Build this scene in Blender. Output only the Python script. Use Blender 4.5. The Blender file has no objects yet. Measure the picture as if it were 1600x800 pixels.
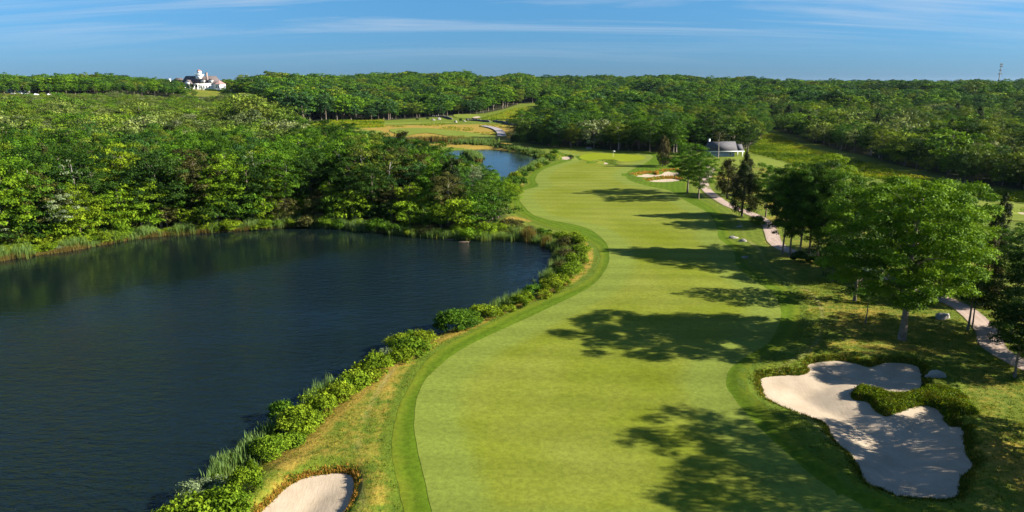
import bpy, math, random
import numpy as np
from mathutils import Vector, geometry as mgeo

rng = np.random.default_rng(7)
random.seed(7)
SC = bpy.context.scene
COL = SC.collection
R = math.radians

# ------------------------------------------------------------------ camera, sky, sun, exposure
CAM_H = 28.0
PITCH = R(14.3)
F = 1067.0            # focal length in photo pixels (photo 1600 wide)
cam = bpy.data.cameras.new('camera'); cam_o = bpy.data.objects.new('camera', cam); COL.objects.link(cam_o)
cam.sensor_width = 36.0; cam.lens = 36.0 * F / 1600.0
cam.clip_start = 0.5; cam.clip_end = 20000
cam_o.location = (0, 0, CAM_H); cam_o.rotation_euler = (math.pi / 2 - PITCH, 0, 0)
SC.camera = cam_o

SUN_EL, SUN_ROT = R(27), R(94)      # from the right, a little behind the camera
world = bpy.data.worlds.new('World'); SC.world = world; world.use_nodes = True
wn = world.node_tree; wn.nodes.clear()
def N(nt, typ, **kw):
    n = nt.nodes.new(typ)
    for k, v in kw.items():
        if k == 'inp':
            for a, b in v.items(): n.inputs[a].default_value = b
        else: setattr(n, k, v)
    return n
wo = N(wn, 'ShaderNodeOutputWorld'); bg = N(wn, 'ShaderNodeBackground'); bg.inputs[1].default_value = 0.042
sky = N(wn, 'ShaderNodeTexSky', sky_type='NISHITA', sun_disc=False, sun_elevation=SUN_EL, sun_rotation=SUN_ROT)
sky.altitude = 50; sky.air_density = 1.0; sky.dust_density = 0.3; sky.ozone_density = 3.0
L = wn.links.new
# thin cirrus streaks laid out over the sky dome
tc = N(wn, 'ShaderNodeTexCoord'); sp = N(wn, 'ShaderNodeSeparateXYZ'); L(tc.outputs['Generated'], sp.inputs[0])
zz = N(wn, 'ShaderNodeMath', operation='MAXIMUM', inp={1: 0.02}); L(sp.outputs[2], zz.inputs[0])
za = N(wn, 'ShaderNodeMath', operation='ADD', inp={1: 0.10}); L(zz.outputs[0], za.inputs[0])
dx = N(wn, 'ShaderNodeMath', operation='DIVIDE'); L(sp.outputs[0], dx.inputs[0]); L(za.outputs[0], dx.inputs[1])
dy = N(wn, 'ShaderNodeMath', operation='DIVIDE'); L(sp.outputs[1], dy.inputs[0]); L(za.outputs[0], dy.inputs[1])
cb = N(wn, 'ShaderNodeCombineXYZ'); L(dx.outputs[0], cb.inputs[0]); L(dy.outputs[0], cb.inputs[1])
mp = N(wn, 'ShaderNodeMapping'); mp.inputs['Rotation'].default_value = (0, 0, R(-14)); mp.inputs['Scale'].default_value = (0.22, 1.0, 1); mp.inputs['Location'].default_value = (2.3, 1.1, 0)
L(cb.outputs[0], mp.inputs[0])
n1 = N(wn, 'ShaderNodeTexNoise', inp={'Scale': 0.9, 'Detail': 7.0, 'Roughness': 0.62, 'Distortion': 0.7}); L(mp.outputs[0], n1.inputs['Vector'])
cr = N(wn, 'ShaderNodeValToRGB'); cr.color_ramp.elements[0].position = 0.48; cr.color_ramp.elements[1].position = 0.72
L(n1.outputs[0], cr.inputs[0])
# cirrus fades out near the horizon
fr = N(wn, 'ShaderNodeMapRange', inp={1: 0.02, 2: 0.085}); L(sp.outputs[2], fr.inputs[0])
mf = N(wn, 'ShaderNodeMath', operation='MULTIPLY'); L(cr.outputs[0], mf.inputs[0]); L(fr.outputs[0], mf.inputs[1])
mf2 = N(wn, 'ShaderNodeMath', operation='MULTIPLY', inp={1: 0.6}); L(mf.outputs[0], mf2.inputs[0])
el = N(wn, 'ShaderNodeMapRange', inp={1: 0.0, 2: 0.14}); L(sp.outputs[2], el.inputs[0])
tg = N(wn, 'ShaderNodeMixRGB', inp={1: (0.25, 0.50, 1.05, 1), 2: (0.35, 0.75, 1.06, 1)}); L(el.outputs[0], tg.inputs[0])
tintn = N(wn, 'ShaderNodeMixRGB', blend_type='MULTIPLY', inp={0: 1.0}); L(sky.outputs[0], tintn.inputs[1]); L(tg.outputs[0], tintn.inputs[2])
cm = N(wn, 'ShaderNodeMixRGB', inp={2: (5.6, 6.1, 6.7, 1)}); L(mf2.outputs[0], cm.inputs[0]); L(tintn.outputs[0], cm.inputs[1])
L(cm.outputs[0], bg.inputs[0]); L(bg.outputs[0], wo.inputs[0])

sun = bpy.data.lights.new('sun', 'SUN'); sun.energy = 5.0; sun.angle = R(0.5); sun.color = (1.0, 0.93, 0.80)
sun_o = bpy.data.objects.new('sun', sun); COL.objects.link(sun_o)
sd = Vector((math.cos(SUN_EL) * math.sin(SUN_ROT), math.cos(SUN_EL) * math.cos(SUN_ROT), math.sin(SUN_EL)))
sun_o.rotation_euler = sd.to_track_quat('Z', 'Y').to_euler(); sun_o.location = (200, 0, 200)
SC.view_settings.view_transform = 'Standard'; SC.view_settings.look = 'None'
SC.view_settings.exposure = 1.58; SC.view_settings.gamma = 1.0; SC.view_settings.use_curve_mapping = False
SC.render.engine = 'CYCLES'
SC.cycles.max_bounces = 6; SC.cycles.diffuse_bounces = 3; SC.cycles.glossy_bounces = 2; SC.cycles.transmission_bounces = 3
SC.cycles.transparent_max_bounces = 4; SC.cycles.use_denoising = True
SC.cycles.caustics_reflective = False; SC.cycles.caustics_refractive = False

# ------------------------------------------------------------------ materials
def new_mat(name):
    m = bpy.data.materials.new(name); m.use_nodes = True; m.node_tree.nodes.clear()
    return m, m.node_tree
def principled(nt, **kw):
    b = N(nt, 'ShaderNodeBsdfPrincipled')
    for k, v in kw.items(): b.inputs[k.replace('_', ' ')].default_value = v
    return b
def out(nt, sh):
    o = N(nt, 'ShaderNodeOutputMaterial'); nt.links.new(sh, o.inputs[0])
def ramp(nt, stops, interp='LINEAR'):
    r = N(nt, 'ShaderNodeValToRGB'); r.color_ramp.interpolation = interp
    e = r.color_ramp.elements
    while len(e) < len(stops): e.new(0.5)
    for i, (p, c) in enumerate(stops): e[i].position = p; e[i].color = (*c, 1)
    return r
def mixc(nt, fac, a, b, mode='MIX'):
    m = N(nt, 'ShaderNodeMixRGB', blend_type=mode)
    for i, v in ((0, fac), (1, a), (2, b)):
        if isinstance(v, (int, float)): m.inputs[i].default_value = v
        elif isinstance(v, tuple): m.inputs[i].default_value = (*v, 1)
        else: nt.links.new(v, m.inputs[i])
    return m.outputs[0]
def mathn(nt, op, a, b=0.0, clamp=False):
    m = N(nt, 'ShaderNodeMath', operation=op, use_clamp=clamp)
    for i, v in ((0, a), (1, b)):
        if isinstance(v, (int, float)): m.inputs[i].default_value = v
        else: nt.links.new(v, m.inputs[i])
    return m.outputs[0]
def noise(nt, scale, detail=4, rough=0.55, sc=(1, 1, 1), rotz=0, dist=0.0):
    g = N(nt, 'ShaderNodeNewGeometry'); m = N(nt, 'ShaderNodeMapping'); m.inputs['Scale'].default_value = sc; m.inputs['Rotation'].default_value = (0, 0, rotz)
    nt.links.new(g.outputs['Position'], m.inputs[0])
    n = N(nt, 'ShaderNodeTexNoise', inp={'Scale': scale, 'Detail': detail, 'Roughness': rough, 'Distortion': dist}); nt.links.new(m.outputs[0], n.inputs['Vector'])
    return n.outputs[0]
def bump(nt, h, strength, dist):
    b = N(nt, 'ShaderNodeBump', inp={'Strength': strength, 'Distance': dist}); nt.links.new(h, b.inputs['Height']); return b.outputs[0]
def maprange(nt, v, a, b, c=0.0, d=1.0):
    m = N(nt, 'ShaderNodeMapRange', inp={1: a, 2: b, 3: c, 4: d}); nt.links.new(v, m.inputs[0]); return m.outputs[0]

def leaf_mat(name, stops, transl=0.20, obj_random=True, rough=0.6):
    m, nt = new_mat(name)
    at = N(nt, 'ShaderNodeAttribute', attribute_name='tint')
    if obj_random:
        oi = N(nt, 'ShaderNodeObjectInfo'); r = ramp(nt, stops); nt.links.new(oi.outputs['Random'], r.inputs[0]); c = r.outputs[0]
    else:
        c = ramp(nt, stops); nt.links.new(at.outputs['Fac'], c.inputs[0]); c = c.outputs[0]
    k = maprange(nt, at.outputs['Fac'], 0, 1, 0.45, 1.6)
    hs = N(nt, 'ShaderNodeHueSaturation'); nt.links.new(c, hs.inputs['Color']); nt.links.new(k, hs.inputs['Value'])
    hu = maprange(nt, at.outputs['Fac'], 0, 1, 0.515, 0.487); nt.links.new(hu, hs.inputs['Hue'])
    b = principled(nt, Roughness=rough); b.inputs['Specular IOR Level'].default_value = 0.05
    nt.links.new(hs.outputs[0], b.inputs['Base Color'])
    t = N(nt, 'ShaderNodeBsdfTranslucent')
    tc_ = mixc(nt, 1.0, hs.outputs[0], (1.35, 1.3, 0.5), 'MULTIPLY'); nt.links.new(tc_, t.inputs[0])
    mx = N(nt, 'ShaderNodeMixShader', inp={0: transl}); nt.links.new(b.outputs[0], mx.inputs[1]); nt.links.new(t.outputs[0], mx.inputs[2])
    out(nt, mx.outputs[0]); return m

G_dark = (.026, .062, .006); G_mid = (.052, .124, .008); G_bri = (.090, .178, .008); G_yel = (.135, .198, .009); G_oli = (.082, .108, .014); G_sil = (.17, .21, .10); G_blue = (.032, .080, .024)
M_leaf = leaf_mat('leaves_mixed', [(0, G_dark), (.24, G_dark), (.4, G_mid), (.52, G_blue), (.66, G_mid), (.8, G_bri), (.9, G_oli), (1, G_yel)])
M_leaf_far = leaf_mat('leaves_far_wood', [(0, G_dark), (.2, G_blue), (.4, G_mid), (.6, (.06, .13, .01)), (.8, G_bri), (.92, G_oli), (1, G_yel)])
M_leaf_scrub = leaf_mat('leaves_scrub', [(0, G_mid), (.25, (.075, .10, .02)), (.45, G_bri), (.6, G_oli), (.75, (.085, .115, .04)), (.88, G_yel), (1, (.13, .15, .075))])
M_leaf_bri = leaf_mat('leaves_bright', [(0, G_bri), (1, G_yel)])
M_leaf_hero = leaf_mat('leaves_oak', [(0, (.088, .168, .008)), (1, (.088, .168, .008))])
M_leaf_mid = leaf_mat('leaves_middle', [(0, G_mid), (1, (.05, .10, .008))])
M_leaf_dark = leaf_mat('leaves_dark', [(0, G_dark), (1, (.024, .055, .009))])
M_leaf_oli = leaf_mat('leaves_olive', [(0, (.05, .052, .014)), (1, (.075, .08, .018))])
M_leaf_sil = leaf_mat('leaves_silver', [(0, (.12, .165, .08)), (1, (.16, .20, .10))], .2)
M_ceda = leaf_mat('cedar_needles', [(0, (.018, .032, .008)), (.5, (.028, .042, .010)), (1, (.045, .045, .012))], .1)
M_brown = leaf_mat('cedar_brown', [(0, (.065, .058, .018)), (1, (.075, .062, .02))], .1)
M_shrub = leaf_mat('shrub_leaves', [(0, (.075, .14, .008)), (.5, (.11, .17, .008)), (1, (.15, .195, .010))])
M_reed = leaf_mat('reed_blades', [(0, (.34, .22, .07)), (.3, (.13, .15, .03)), (.7, (.08, .14, .03)), (1, (.11, .18, .06))], .3, False)
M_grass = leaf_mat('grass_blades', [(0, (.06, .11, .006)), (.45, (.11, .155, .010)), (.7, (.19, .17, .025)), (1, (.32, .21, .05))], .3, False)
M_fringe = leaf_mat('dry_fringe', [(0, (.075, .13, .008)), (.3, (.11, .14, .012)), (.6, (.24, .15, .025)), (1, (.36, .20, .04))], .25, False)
M_heath = leaf_mat('heath_leaves', [(0, (.08, .15, .005)), (.5, (.15, .21, .007)), (.85, (.20, .21, .01)), (1, (.30, .15, .02))], .3, False)

def simple(name, col, rough=0.7, nscale=0, namp=0.25, metal=0.0, spec=0.4, bmp=0.0):
    m, nt = new_mat(name); b = principled(nt, Roughness=rough, Metallic=metal); b.inputs['Specular IOR Level'].default_value = spec
    b.inputs['Base Color'].default_value = (*col, 1)
    if nscale:
        n = noise(nt, nscale, 5); k = maprange(nt, n, .3, .7, 1 - namp, 1 + namp)
        hs = N(nt, 'ShaderNodeHueSaturation', inp={'Color': (*col, 1)}); nt.links.new(k, hs.inputs['Value']); nt.links.new(hs.outputs[0], b.inputs['Base Color'])
        if bmp: nt.links.new(bump(nt, n, bmp, .05), b.inputs['Normal'])
    out(nt, b.outputs[0]); return m
M_bark = simple('bark', (.16, .125, .095), .9, 3.0, .4, bmp=.5)
M_barkd = simple('bark_dark', (.07, .055, .042), .9, 3.0, .4)
M_barkp = simple('bark_pale', (.34, .29, .24), .85, 3.0, .3)
M_rock = simple('rock', (.24, .22, .19), .9, 1.6, .35, bmp=.8)
M_wall_stone = simple('dry_stone', (.10, .095, .085), .95, 1.2, .5, bmp=.6)
M_white = simple('white_paint', (.8, .8, .78), .5, .5, .04)
M_roof = simple('grey_shingle', (.105, .085, .085), .9, 1.5, .3)
M_roofp = simple('weathered_pink_shingle', (.30, .19, .17), .9, 1.5, .2)
M_roofs = simple('shed_shingle', (.085, .082, .09), .9, 3.0, .3)
M_siding = simple('grey_siding', (.27, .31, .38), .8, 2.0, .12)
M_red = simple('red_cap', (.5, .16, .12), .6)
M_dark = simple('dark_opening', (.02, .02, .022), .3)
M_glass = simple('window_glass', (.05, .06, .07), .08)
M_brick = simple('chimney_brick', (.25, .19, .18), .9, 4, .3)
M_steel = simple('galvanised_steel', (.10, .12, .12), .7)
M_mud = simple('mud', (.13, .09, .06), .8, 1.5, .3)
M_car = simple('car_paint_white', (.75, .75, .74), .3)
M_tyre = simple('tyre_rubber', (.03, .03, .03), .8)

def grass_sheet(name, c1, c2, stripe=0.0, sscale=0.055, patch=0.35, fine=.22, edge=None, rings=0.0):
    m, nt = new_mat(name)
    big = noise(nt, .06, 5, .6); fin = noise(nt, 2.2, 5, .75)
    f = maprange(nt, big, .5 - patch * .6, .5 + patch * .6)
    c = mixc(nt, f, c1, c2)
    if edge:
        at = N(nt, 'ShaderNodeAttribute', attribute_name='edge'); e0 = mathn(nt, 'ADD', at.outputs['Fac'], mathn(nt, 'MULTIPLY', mathn(nt, 'SUBTRACT', noise(nt, .5, 4), .5), edge[3]))
        c = mixc(nt, maprange(nt, e0, edge[1], edge[2], 1.0, 0.0), c, edge[0])
        if rings: c = mixc(nt, 1.0, c, maprange(nt, mathn(nt, 'SINE', mathn(nt, 'MULTIPLY', at.outputs['Fac'], 4.2)), -1, 1, 1 - rings, 1 + rings), 'MULTIPLY')
    if stripe:
        g = N(nt, 'ShaderNodeNewGeometry'); mpp = N(nt, 'ShaderNodeMapping'); mpp.inputs['Rotation'].default_value = (0, 0, R(3)); nt.links.new(g.outputs['Position'], mpp.inputs[0])
        w = N(nt, 'ShaderNodeTexWave', wave_type='BANDS', bands_direction='Y', inp={'Scale': sscale, 'Distortion': 1.6, 'Detail': 3.0, 'Detail Scale': .35, 'Detail Roughness': .6})
        nt.links.new(mpp.outputs[0], w.inputs[0])
        k = maprange(nt, w.outputs['Fac'], .25, .75, 1 - stripe, 1 + stripe)
        streak = noise(nt, .55, 4, .7, (.12, 1.0, 1))
        k2 = maprange(nt, streak, .3, .7, 1 - stripe * .9, 1 + stripe * .9)
        c = mixc(nt, 1.0, c, mathn(nt, 'MULTIPLY', k, k2), 'MULTIPLY')
    k3 = maprange(nt, fin, .25, .75, 1 - fine, 1 + fine)
    c = mixc(nt, 1.0, c, k3, 'MULTIPLY')
    b = principled(nt, Roughness=.9); b.inputs['Specular IOR Level'].default_value = .04
    nt.links.new(c, b.inputs['Base Color']); nt.links.new(bump(nt, fin, .35, .06), b.inputs['Normal'])
    out(nt, b.outputs[0]); return m
M_fair = grass_sheet('fairway_grass', (.122, .148, .009), (.168, .188, .030), .055, patch=.28, fine=.32, edge=((.140, .175, .028), 3.2, 5.0, 1.6))
M_green = grass_sheet('green_grass', (.165, .205, .007), (.18, .215, .012), .03, .2, fine=.06)
M_collar = grass_sheet('collar_grass', (.062, .112, .006), (.085, .130, .008), .03, fine=.38, edge=((.105, .130, .010), 0.0, 1.1, 1.4), rings=.09)
M_tee = grass_sheet('tee_grass', (.125, .165, .02), (.16, .19, .03), .05, .12)

def mat_ground():
    m, nt = new_mat('rough_ground')
    at = N(nt, 'ShaderNodeAttribute', attribute_name='zone'); s = N(nt, 'ShaderNodeSeparateColor'); nt.links.new(at.outputs['Color'], s.inputs[0])
    big = noise(nt, .09, 6, .65); mid = noise(nt, .7, 5, .7); fin = noise(nt, 4.0, 4, .8)
    g = mixc(nt, maprange(nt, mid, .35, .65), (.075, .115, .010), (.135, .165, .014))
    dn = mathn(nt, 'ADD', mathn(nt, 'MULTIPLY', mathn(nt, 'SUBTRACT', big, .5), 1.7), mathn(nt, 'MULTIPLY', mathn(nt, 'SUBTRACT', mid, .5), 1.8))
    ring = at.outputs['Alpha']; lush = maprange(nt, ring, .80, 1.0, 0.0, .7)
    track = mathn(nt, 'MULTIPLY', maprange(nt, mathn(nt, 'ABSOLUTE', mathn(nt, 'SUBTRACT', ring, .56)), 0.02, .07, 1.0, 0.0), maprange(nt, big, .4, .6))
    df = maprange(nt, mathn(nt, 'SUBTRACT', mathn(nt, 'ADD', s.outputs[0], dn), lush), .35, .9, 0.0, .85)
    g = mixc(nt, lush, g, (.068, .112, .008))
    dry = mixc(nt, maprange(nt, fin, .3, .7), (.23, .155, .022), (.34, .225, .045))
    c = mixc(nt, df, g, dry)
    c = mixc(nt, mathn(nt, 'MULTIPLY', track, .55), c, (.22, .19, .07))
    c = mixc(nt, 1.0, c, maprange(nt, mathn(nt, 'MULTIPLY', mathn(nt, 'SINE', mathn(nt, 'MULTIPLY', ring, 27.0)), mathn(nt, 'GREATER_THAN', ring, .02)), -1, 1, .93, 1.07), 'MULTIPLY')
    hf = maprange(nt, mathn(nt, 'ADD', s.outputs[2], mathn(nt, 'MULTIPLY', mathn(nt, 'SUBTRACT', mid, .5), .6)), .45, .6)
    heath = mixc(nt, maprange(nt, big, .52, .66), (.13, .18, .008), (.24, .16, .02))
    c = mixc(nt, hf, c, heath)
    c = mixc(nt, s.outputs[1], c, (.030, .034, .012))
    c = mixc(nt, 1.0, c, maprange(nt, fin, .2, .8, .68, 1.3), 'MULTIPLY')
    b = principled(nt, Roughness=.95); b.inputs['Specular IOR Level'].default_value = .1
    nt.links.new(c, b.inputs['Base Color'])
    hh = mathn(nt, 'ADD', mathn(nt, 'MULTIPLY', mid, 1.0), mathn(nt, 'MULTIPLY', fin, .5))
    nt.links.new(bump(nt, hh, .8, .25), b.inputs['Normal']); out(nt, b.outputs[0]); return m
M_ground = mat_ground()
def mat_sand():
    m, nt = new_mat('bunker_sand')
    rake = noise(nt, 6.0, 4, .7, (1, .25, 1), R(25)); big = noise(nt, .5, 4)
    c = mixc(nt, maprange(nt, big, .35, .65), (.35, .28, .20), (.42, .34, .25))
    c = mixc(nt, 1.0, c, maprange(nt, rake, .3, .7, .93, 1.06), 'MULTIPLY')
    b = principled(nt, Roughness=.95); b.inputs['Specular IOR Level'].default_value = .1; nt.links.new(c, b.inputs['Base Color'])
    nt.links.new(bump(nt, rake, .5, .05), b.inputs['Normal']); out(nt, b.outputs[0]); return m
M_sand = mat_sand()
def mat_path():
    m, nt = new_mat('path_shell')
    n1 = noise(nt, 3, 5, .7); n2 = noise(nt, .3, 3)
    c = mixc(nt, maprange(nt, n2, .35, .65), (.29, .21, .165), (.37, .27, .215))
    c = mixc(nt, 1.0, c, maprange(nt, n1, .25, .75, .82, 1.15), 'MULTIPLY')
    at = N(nt, 'ShaderNodeAttribute', attribute_name='edge'); e = at.outputs['Fac']
    c = mixc(nt, maprange(nt, mathn(nt, 'ABSOLUTE', mathn(nt, 'SUBTRACT', e, .72)), .08, .24, .5, 0.0), c, (.42, .32, .26))
    c = mixc(nt, maprange(nt, mathn(nt, 'ADD', e, mathn(nt, 'MULTIPLY', mathn(nt, 'SUBTRACT', noise(nt, 1.3, 5, .7), .5), .55)), .05, .16, 1.0, 0.0), c, (.13, .125, .03))
    b = principled(nt, Roughness=.95); nt.links.new(c, b.inputs['Base Color']); nt.links.new(bump(nt, n1, .4, .05), b.inputs['Normal']); out(nt, b.outputs[0]); return m
M_path = mat_path()
def mat_water():
    m, nt = new_mat('pond_water')
    a = noise(nt, 1.25, 3, .6, (.45, 1.1, 1), R(12), .4); b_ = noise(nt, 2.6, 3, .6, (.6, 1.3, 1), R(-8)); c_ = noise(nt, .035, 3, .5, (1, 1.6, 1))
    g_ = N(nt, 'ShaderNodeNewGeometry'); s_ = N(nt, 'ShaderNodeSeparateXYZ'); nt.links.new(g_.outputs['Position'], s_.inputs[0])
    lee = maprange(nt, mathn(nt, 'SUBTRACT', s_.outputs[1], s_.outputs[0]), 122, 150, 1.0, .09)
    amp = mathn(nt, 'MULTIPLY', maprange(nt, c_, .35, .65, .45, 1.0), lee)
    h = mathn(nt, 'MULTIPLY', mathn(nt, 'ADD', a, mathn(nt, 'MULTIPLY', b_, .35)), amp)
    b = principled(nt, Roughness=.07, IOR=1.333); b.inputs['Base Color'].default_value = (.004, .009, .009, 1); b.inputs['Specular IOR Level'].default_value = .5
    nt.links.new(bump(nt, h, 1.0, .42), b.inputs['Normal']); out(nt, b.outputs[0]); return m
M_water = mat_water()

# ------------------------------------------------------------------ helpers: terrain height, photo-to-ground
def smooth(a, b, v):
    t = np.clip((v - a) / (b - a), 0, 1); return t * t * (3 - 2 * t)
TP = np.array([-900, 0, 200, 280, 400, 480, 600, 850, 900, 1200, 1600, 2500])
T0 = np.array([150, 150, 150, 150, 200, 400, 520, 520, 400, 300, 220, 220.])
T1 = np.array([650, 650, 650, 620, 640, 900, 950, 950, 950, 950, 900, 900.])
TH = np.array([20, 20, 19.5, 15.5, 16, 19, 20, 19.5, 15.5, 14.5, 13, 13.])
HX, HY = -302.0, 652.0          # clubhouse
def hb(x, y):
    x = np.asarray(x, float); y = np.asarray(y, float)
    ys = np.maximum(y, 20.0)
    t = 800 + 1067 * x / ys
    h = np.interp(t, TP, TH) * smooth(0, 1, (ys - np.interp(t, TP, T0)) / (np.interp(t, TP, T1) - np.interp(t, TP, T0)))
    h = h + 6.5 * np.exp(-((x - HX) ** 2 / 55 ** 2 + (y - HY) ** 2 / 48 ** 2))
    far = smooth(600, 1000, ys)
    h = h + far * (2.6 * np.sin(x * .006 + 1.3) + 2.2 * np.sin(x * .0137 + y * .004) + 1.5 * np.sin(x * .027 + 2.2))
    near = 1 - smooth(180, 330, ys)
    h = h + near * (.16 * np.sin(x * .11 + y * .05 + 1) + .13 * np.sin(y * .09 - x * .03) + .05 * np.sin(x * .31 + 1.2) * np.sin(y * .22))
    return h
def px_ray(px, py):
    cx, cy = (px - 800) / F, -(py - 400) / F
    return np.array([cx, math.cos(PITCH) + cy * math.sin(PITCH), -math.sin(PITCH) + cy * math.cos(PITCH)])
def W(px, py, z=None):
    d = px_ray(px, py)
    if z is not None:
        k = (z - CAM_H) / d[2]; return (d[0] * k, d[1] * k)
    s = np.arange(30, 2200, 1.5); X = d[0] * s; Y = d[1] * s; Z = CAM_H + d[2] * s
    hit = np.nonzero(Z < hb(X, Y))[0]
    i = hit[0] if len(hit) else len(s) - 1
    a = s[max(i - 1, 0)]; b = s[i]
    for _ in range(12):
        mth = (a + b) / 2
        if CAM_H + d[2] * mth < hb(d[0] * mth, d[1] * mth): b = mth
        else: a = mth
    return (d[0] * b, d[1] * b)
def D(px, d):
    """ground point seen in column px at forward distance d"""
    z = float(hb((px - 800) / F * d, d)); dep = d * math.cos(PITCH) + (CAM_H - z) * math.sin(PITCH)
    return ((px - 800) / F * dep, d)
def proj(x, y, z):
    zz_ = np.asarray(z) - CAM_H
    dep = y * math.cos(PITCH) - zz_ * math.sin(PITCH); up = y * math.sin(PITCH) + zz_ * math.cos(PITCH)
    return 800 + F * x / dep, 400 - F * up / dep, dep
def poly(pts, z=None): return np.array([W(a, b, z) for a, b in pts])
def smooth_closed(P, sub=6):
    n = len(P); o = []
    for i in range(n):
        p0, p1, p2, p3 = P[i - 1], P[i], P[(i + 1) % n], P[(i + 2) % n]
        for k in range(sub):
            t = k / sub
            o.append(.5 * (2 * p1 + (p2 - p0) * t + (2 * p0 - 5 * p1 + 4 * p2 - p3) * t * t + (3 * p1 - p0 - 3 * p2 + p3) * t ** 3))
    return np.array(o)
def smooth_open(P, sub=8):
    P = np.asarray(P, float); Q = np.vstack([2 * P[0] - P[1], P, 2 * P[-1] - P[-2]]); o = []
    for i in range(1, len(Q) - 2):
        p0, p1, p2, p3 = Q[i - 1], Q[i], Q[i + 1], Q[i + 2]
        for k in range(sub):
            t = k / sub
            o.append(.5 * (2 * p1 + (p2 - p0) * t + (2 * p0 - 5 * p1 + 4 * p2 - p3) * t * t + (3 * p1 - p0 - 3 * p2 + p3) * t ** 3))
    o.append(P[-1]); return np.array(o)
def sdf(P, X, Y, pad=8.0):
    """signed distance (negative inside) to polygon P; +pad beyond its padded bounds"""
    X = np.asarray(X, float); Y = np.asarray(Y, float); sh = X.shape; X = X.ravel(); Y = Y.ravel()
    o = np.full(X.shape, float(pad))
    lo = P.min(0) - pad; hi = P.max(0) + pad
    idx = np.nonzero((X > lo[0]) & (X < hi[0]) & (Y > lo[1]) & (Y < hi[1]))[0]
    if len(idx):
        x = X[idx]; y = Y[idx]; d2 = np.full(x.shape, 1e18); ins = np.zeros(x.shape, bool)
        n = len(P)
        for i in range(n):
            a = P[i]; b = P[(i + 1) % n]; e = b - a; L2 = e @ e + 1e-12
            t = np.clip(((x - a[0]) * e[0] + (y - a[1]) * e[1]) / L2, 0, 1)
            d2 = np.minimum(d2, (x - a[0] - t * e[0]) ** 2 + (y - a[1] - t * e[1]) ** 2)
            if a[1] != b[1]:
                c = (a[1] > y) != (b[1] > y)
                ins ^= c & (x < (b[0] - a[0]) * (y - a[1]) / (b[1] - a[1]) + a[0])
        dd = np.sqrt(d2); dd[ins] *= -1; o[idx] = np.minimum(dd, pad)
    return o.reshape(sh)

ZW = -0.6
POND = smooth_closed(np.vstack([poly([(-330, 445), (-150, 425), (0, 405), (60, 396), (105, 389), (160, 379), (220, 369), (300, 362), (380, 357), (440, 353), (470, 351), (540, 355), (600, 361), (650, 367), (690, 371),
    (730, 373), (790, 374), (840, 376), (870, 384), (880, 397), (876, 411), (866, 428), (850, 444), (832, 458), (800, 470), (740, 494), (700, 509), (650, 530), (600, 556), (550, 590), (510, 622), (470, 655), (430, 690), (380, 725), (330, 775), (300, 830), (270, 900)], ZW),
    np.array([[-30, 22], [-80, 20], [-130, 40.]])]), 4)
POND2 = smooth_closed(poly([(690, 238), (735, 234), (770, 233.5), (800, 238), (832, 244), (842, 249), (828, 258), (808, 268), (797, 276), (785, 288), (750, 298), (715, 285), (700, 262)], ZW), 4)
POND3 = smooth_closed(poly([(575, 214), (620, 213.5), (665, 215.5), (700, 219), (690, 224), (640, 224), (590, 221)], ZW), 4)
PONDS = [POND, POND2, POND3]

B1 = [(1189, 592), (1194, 586), (1220, 583), (1252, 582), (1265, 576), (1262, 567), (1280, 562), (1312, 560), (1340, 565), (1360, 570), (1380, 564), (1404, 563), (1432, 568), (1440, 580), (1440, 596), (1434, 608), (1404, 615), (1380, 612),
      (1356, 604), (1340, 602), (1330, 610), (1334, 620), (1356, 624), (1366, 636), (1384, 646), (1404, 640), (1430, 631), (1452, 630), (1472, 640), (1482, 660), (1504, 664), (1506, 688), (1512, 708), (1521, 722), (1508, 736), (1500, 744),
      (1498, 768), (1472, 777), (1440, 775), (1404, 772), (1380, 762), (1356, 752), (1344, 728), (1332, 708), (1312, 692), (1300, 676), (1292, 660), (1272, 652), (1240, 640), (1212, 628), (1196, 616)]
B2 = [(552, 740), (544, 733), (520, 732), (480, 738), (450, 752), (425, 775), (400, 800), (375, 840), (400, 890), (470, 900), (520, 860), (534, 830), (531, 806), (545, 782), (553, 760)]
B3 = [(994, 274), (1005, 271), (1020, 270), (1027, 272), (1035, 268), (1056, 266), (1062, 270), (1058, 274.5), (1042, 276.5), (1026, 277), (1004, 277.3)]
B4 = [(1012, 282.5), (1035, 279.5), (1054, 279), (1062, 281), (1045, 284.5), (1020, 284.5)]
B5 = [(875, 246), (880, 243.5), (888, 243.2), (892.5, 245), (890.5, 248), (884, 250), (877, 249)]
B6 = [(937, 255), (943, 251.5), (953, 251.5), (955, 254), (948, 257.3), (940, 257)]
B7 = [(1574, 331), (1600, 328), (1625, 330), (1610, 335.5), (1582, 335.5)]
def _rag(P):
    d_ = np.linalg.norm(np.roll(P, -1, 0) - P, axis=1).mean(); g_ = np.random.default_rng(3); o = []
    for i in range(len(P)):
        a_, b_ = P[i], P[(i + 1) % len(P)]; k_ = max(1, int(np.linalg.norm(b_ - a_) / .28))
        for j in range(k_): o.append(a_ + (b_ - a_) * j / k_ + g_.normal(0, .07, 2) * (j > 0))
    return np.array(o)
BUNK = [(_rag(smooth_closed(poly(p), 4)) if p is B1 or p is B2 else smooth_closed(poly(p), 4), dep, lip) for p, dep, lip in ((B1, .75, .38), (B2, .7, .5), (B3, .45, .45), (B4, .35, .3), (B5, .5, .55), (B6, .5, .6), (B7, .7, .6))]

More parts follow.
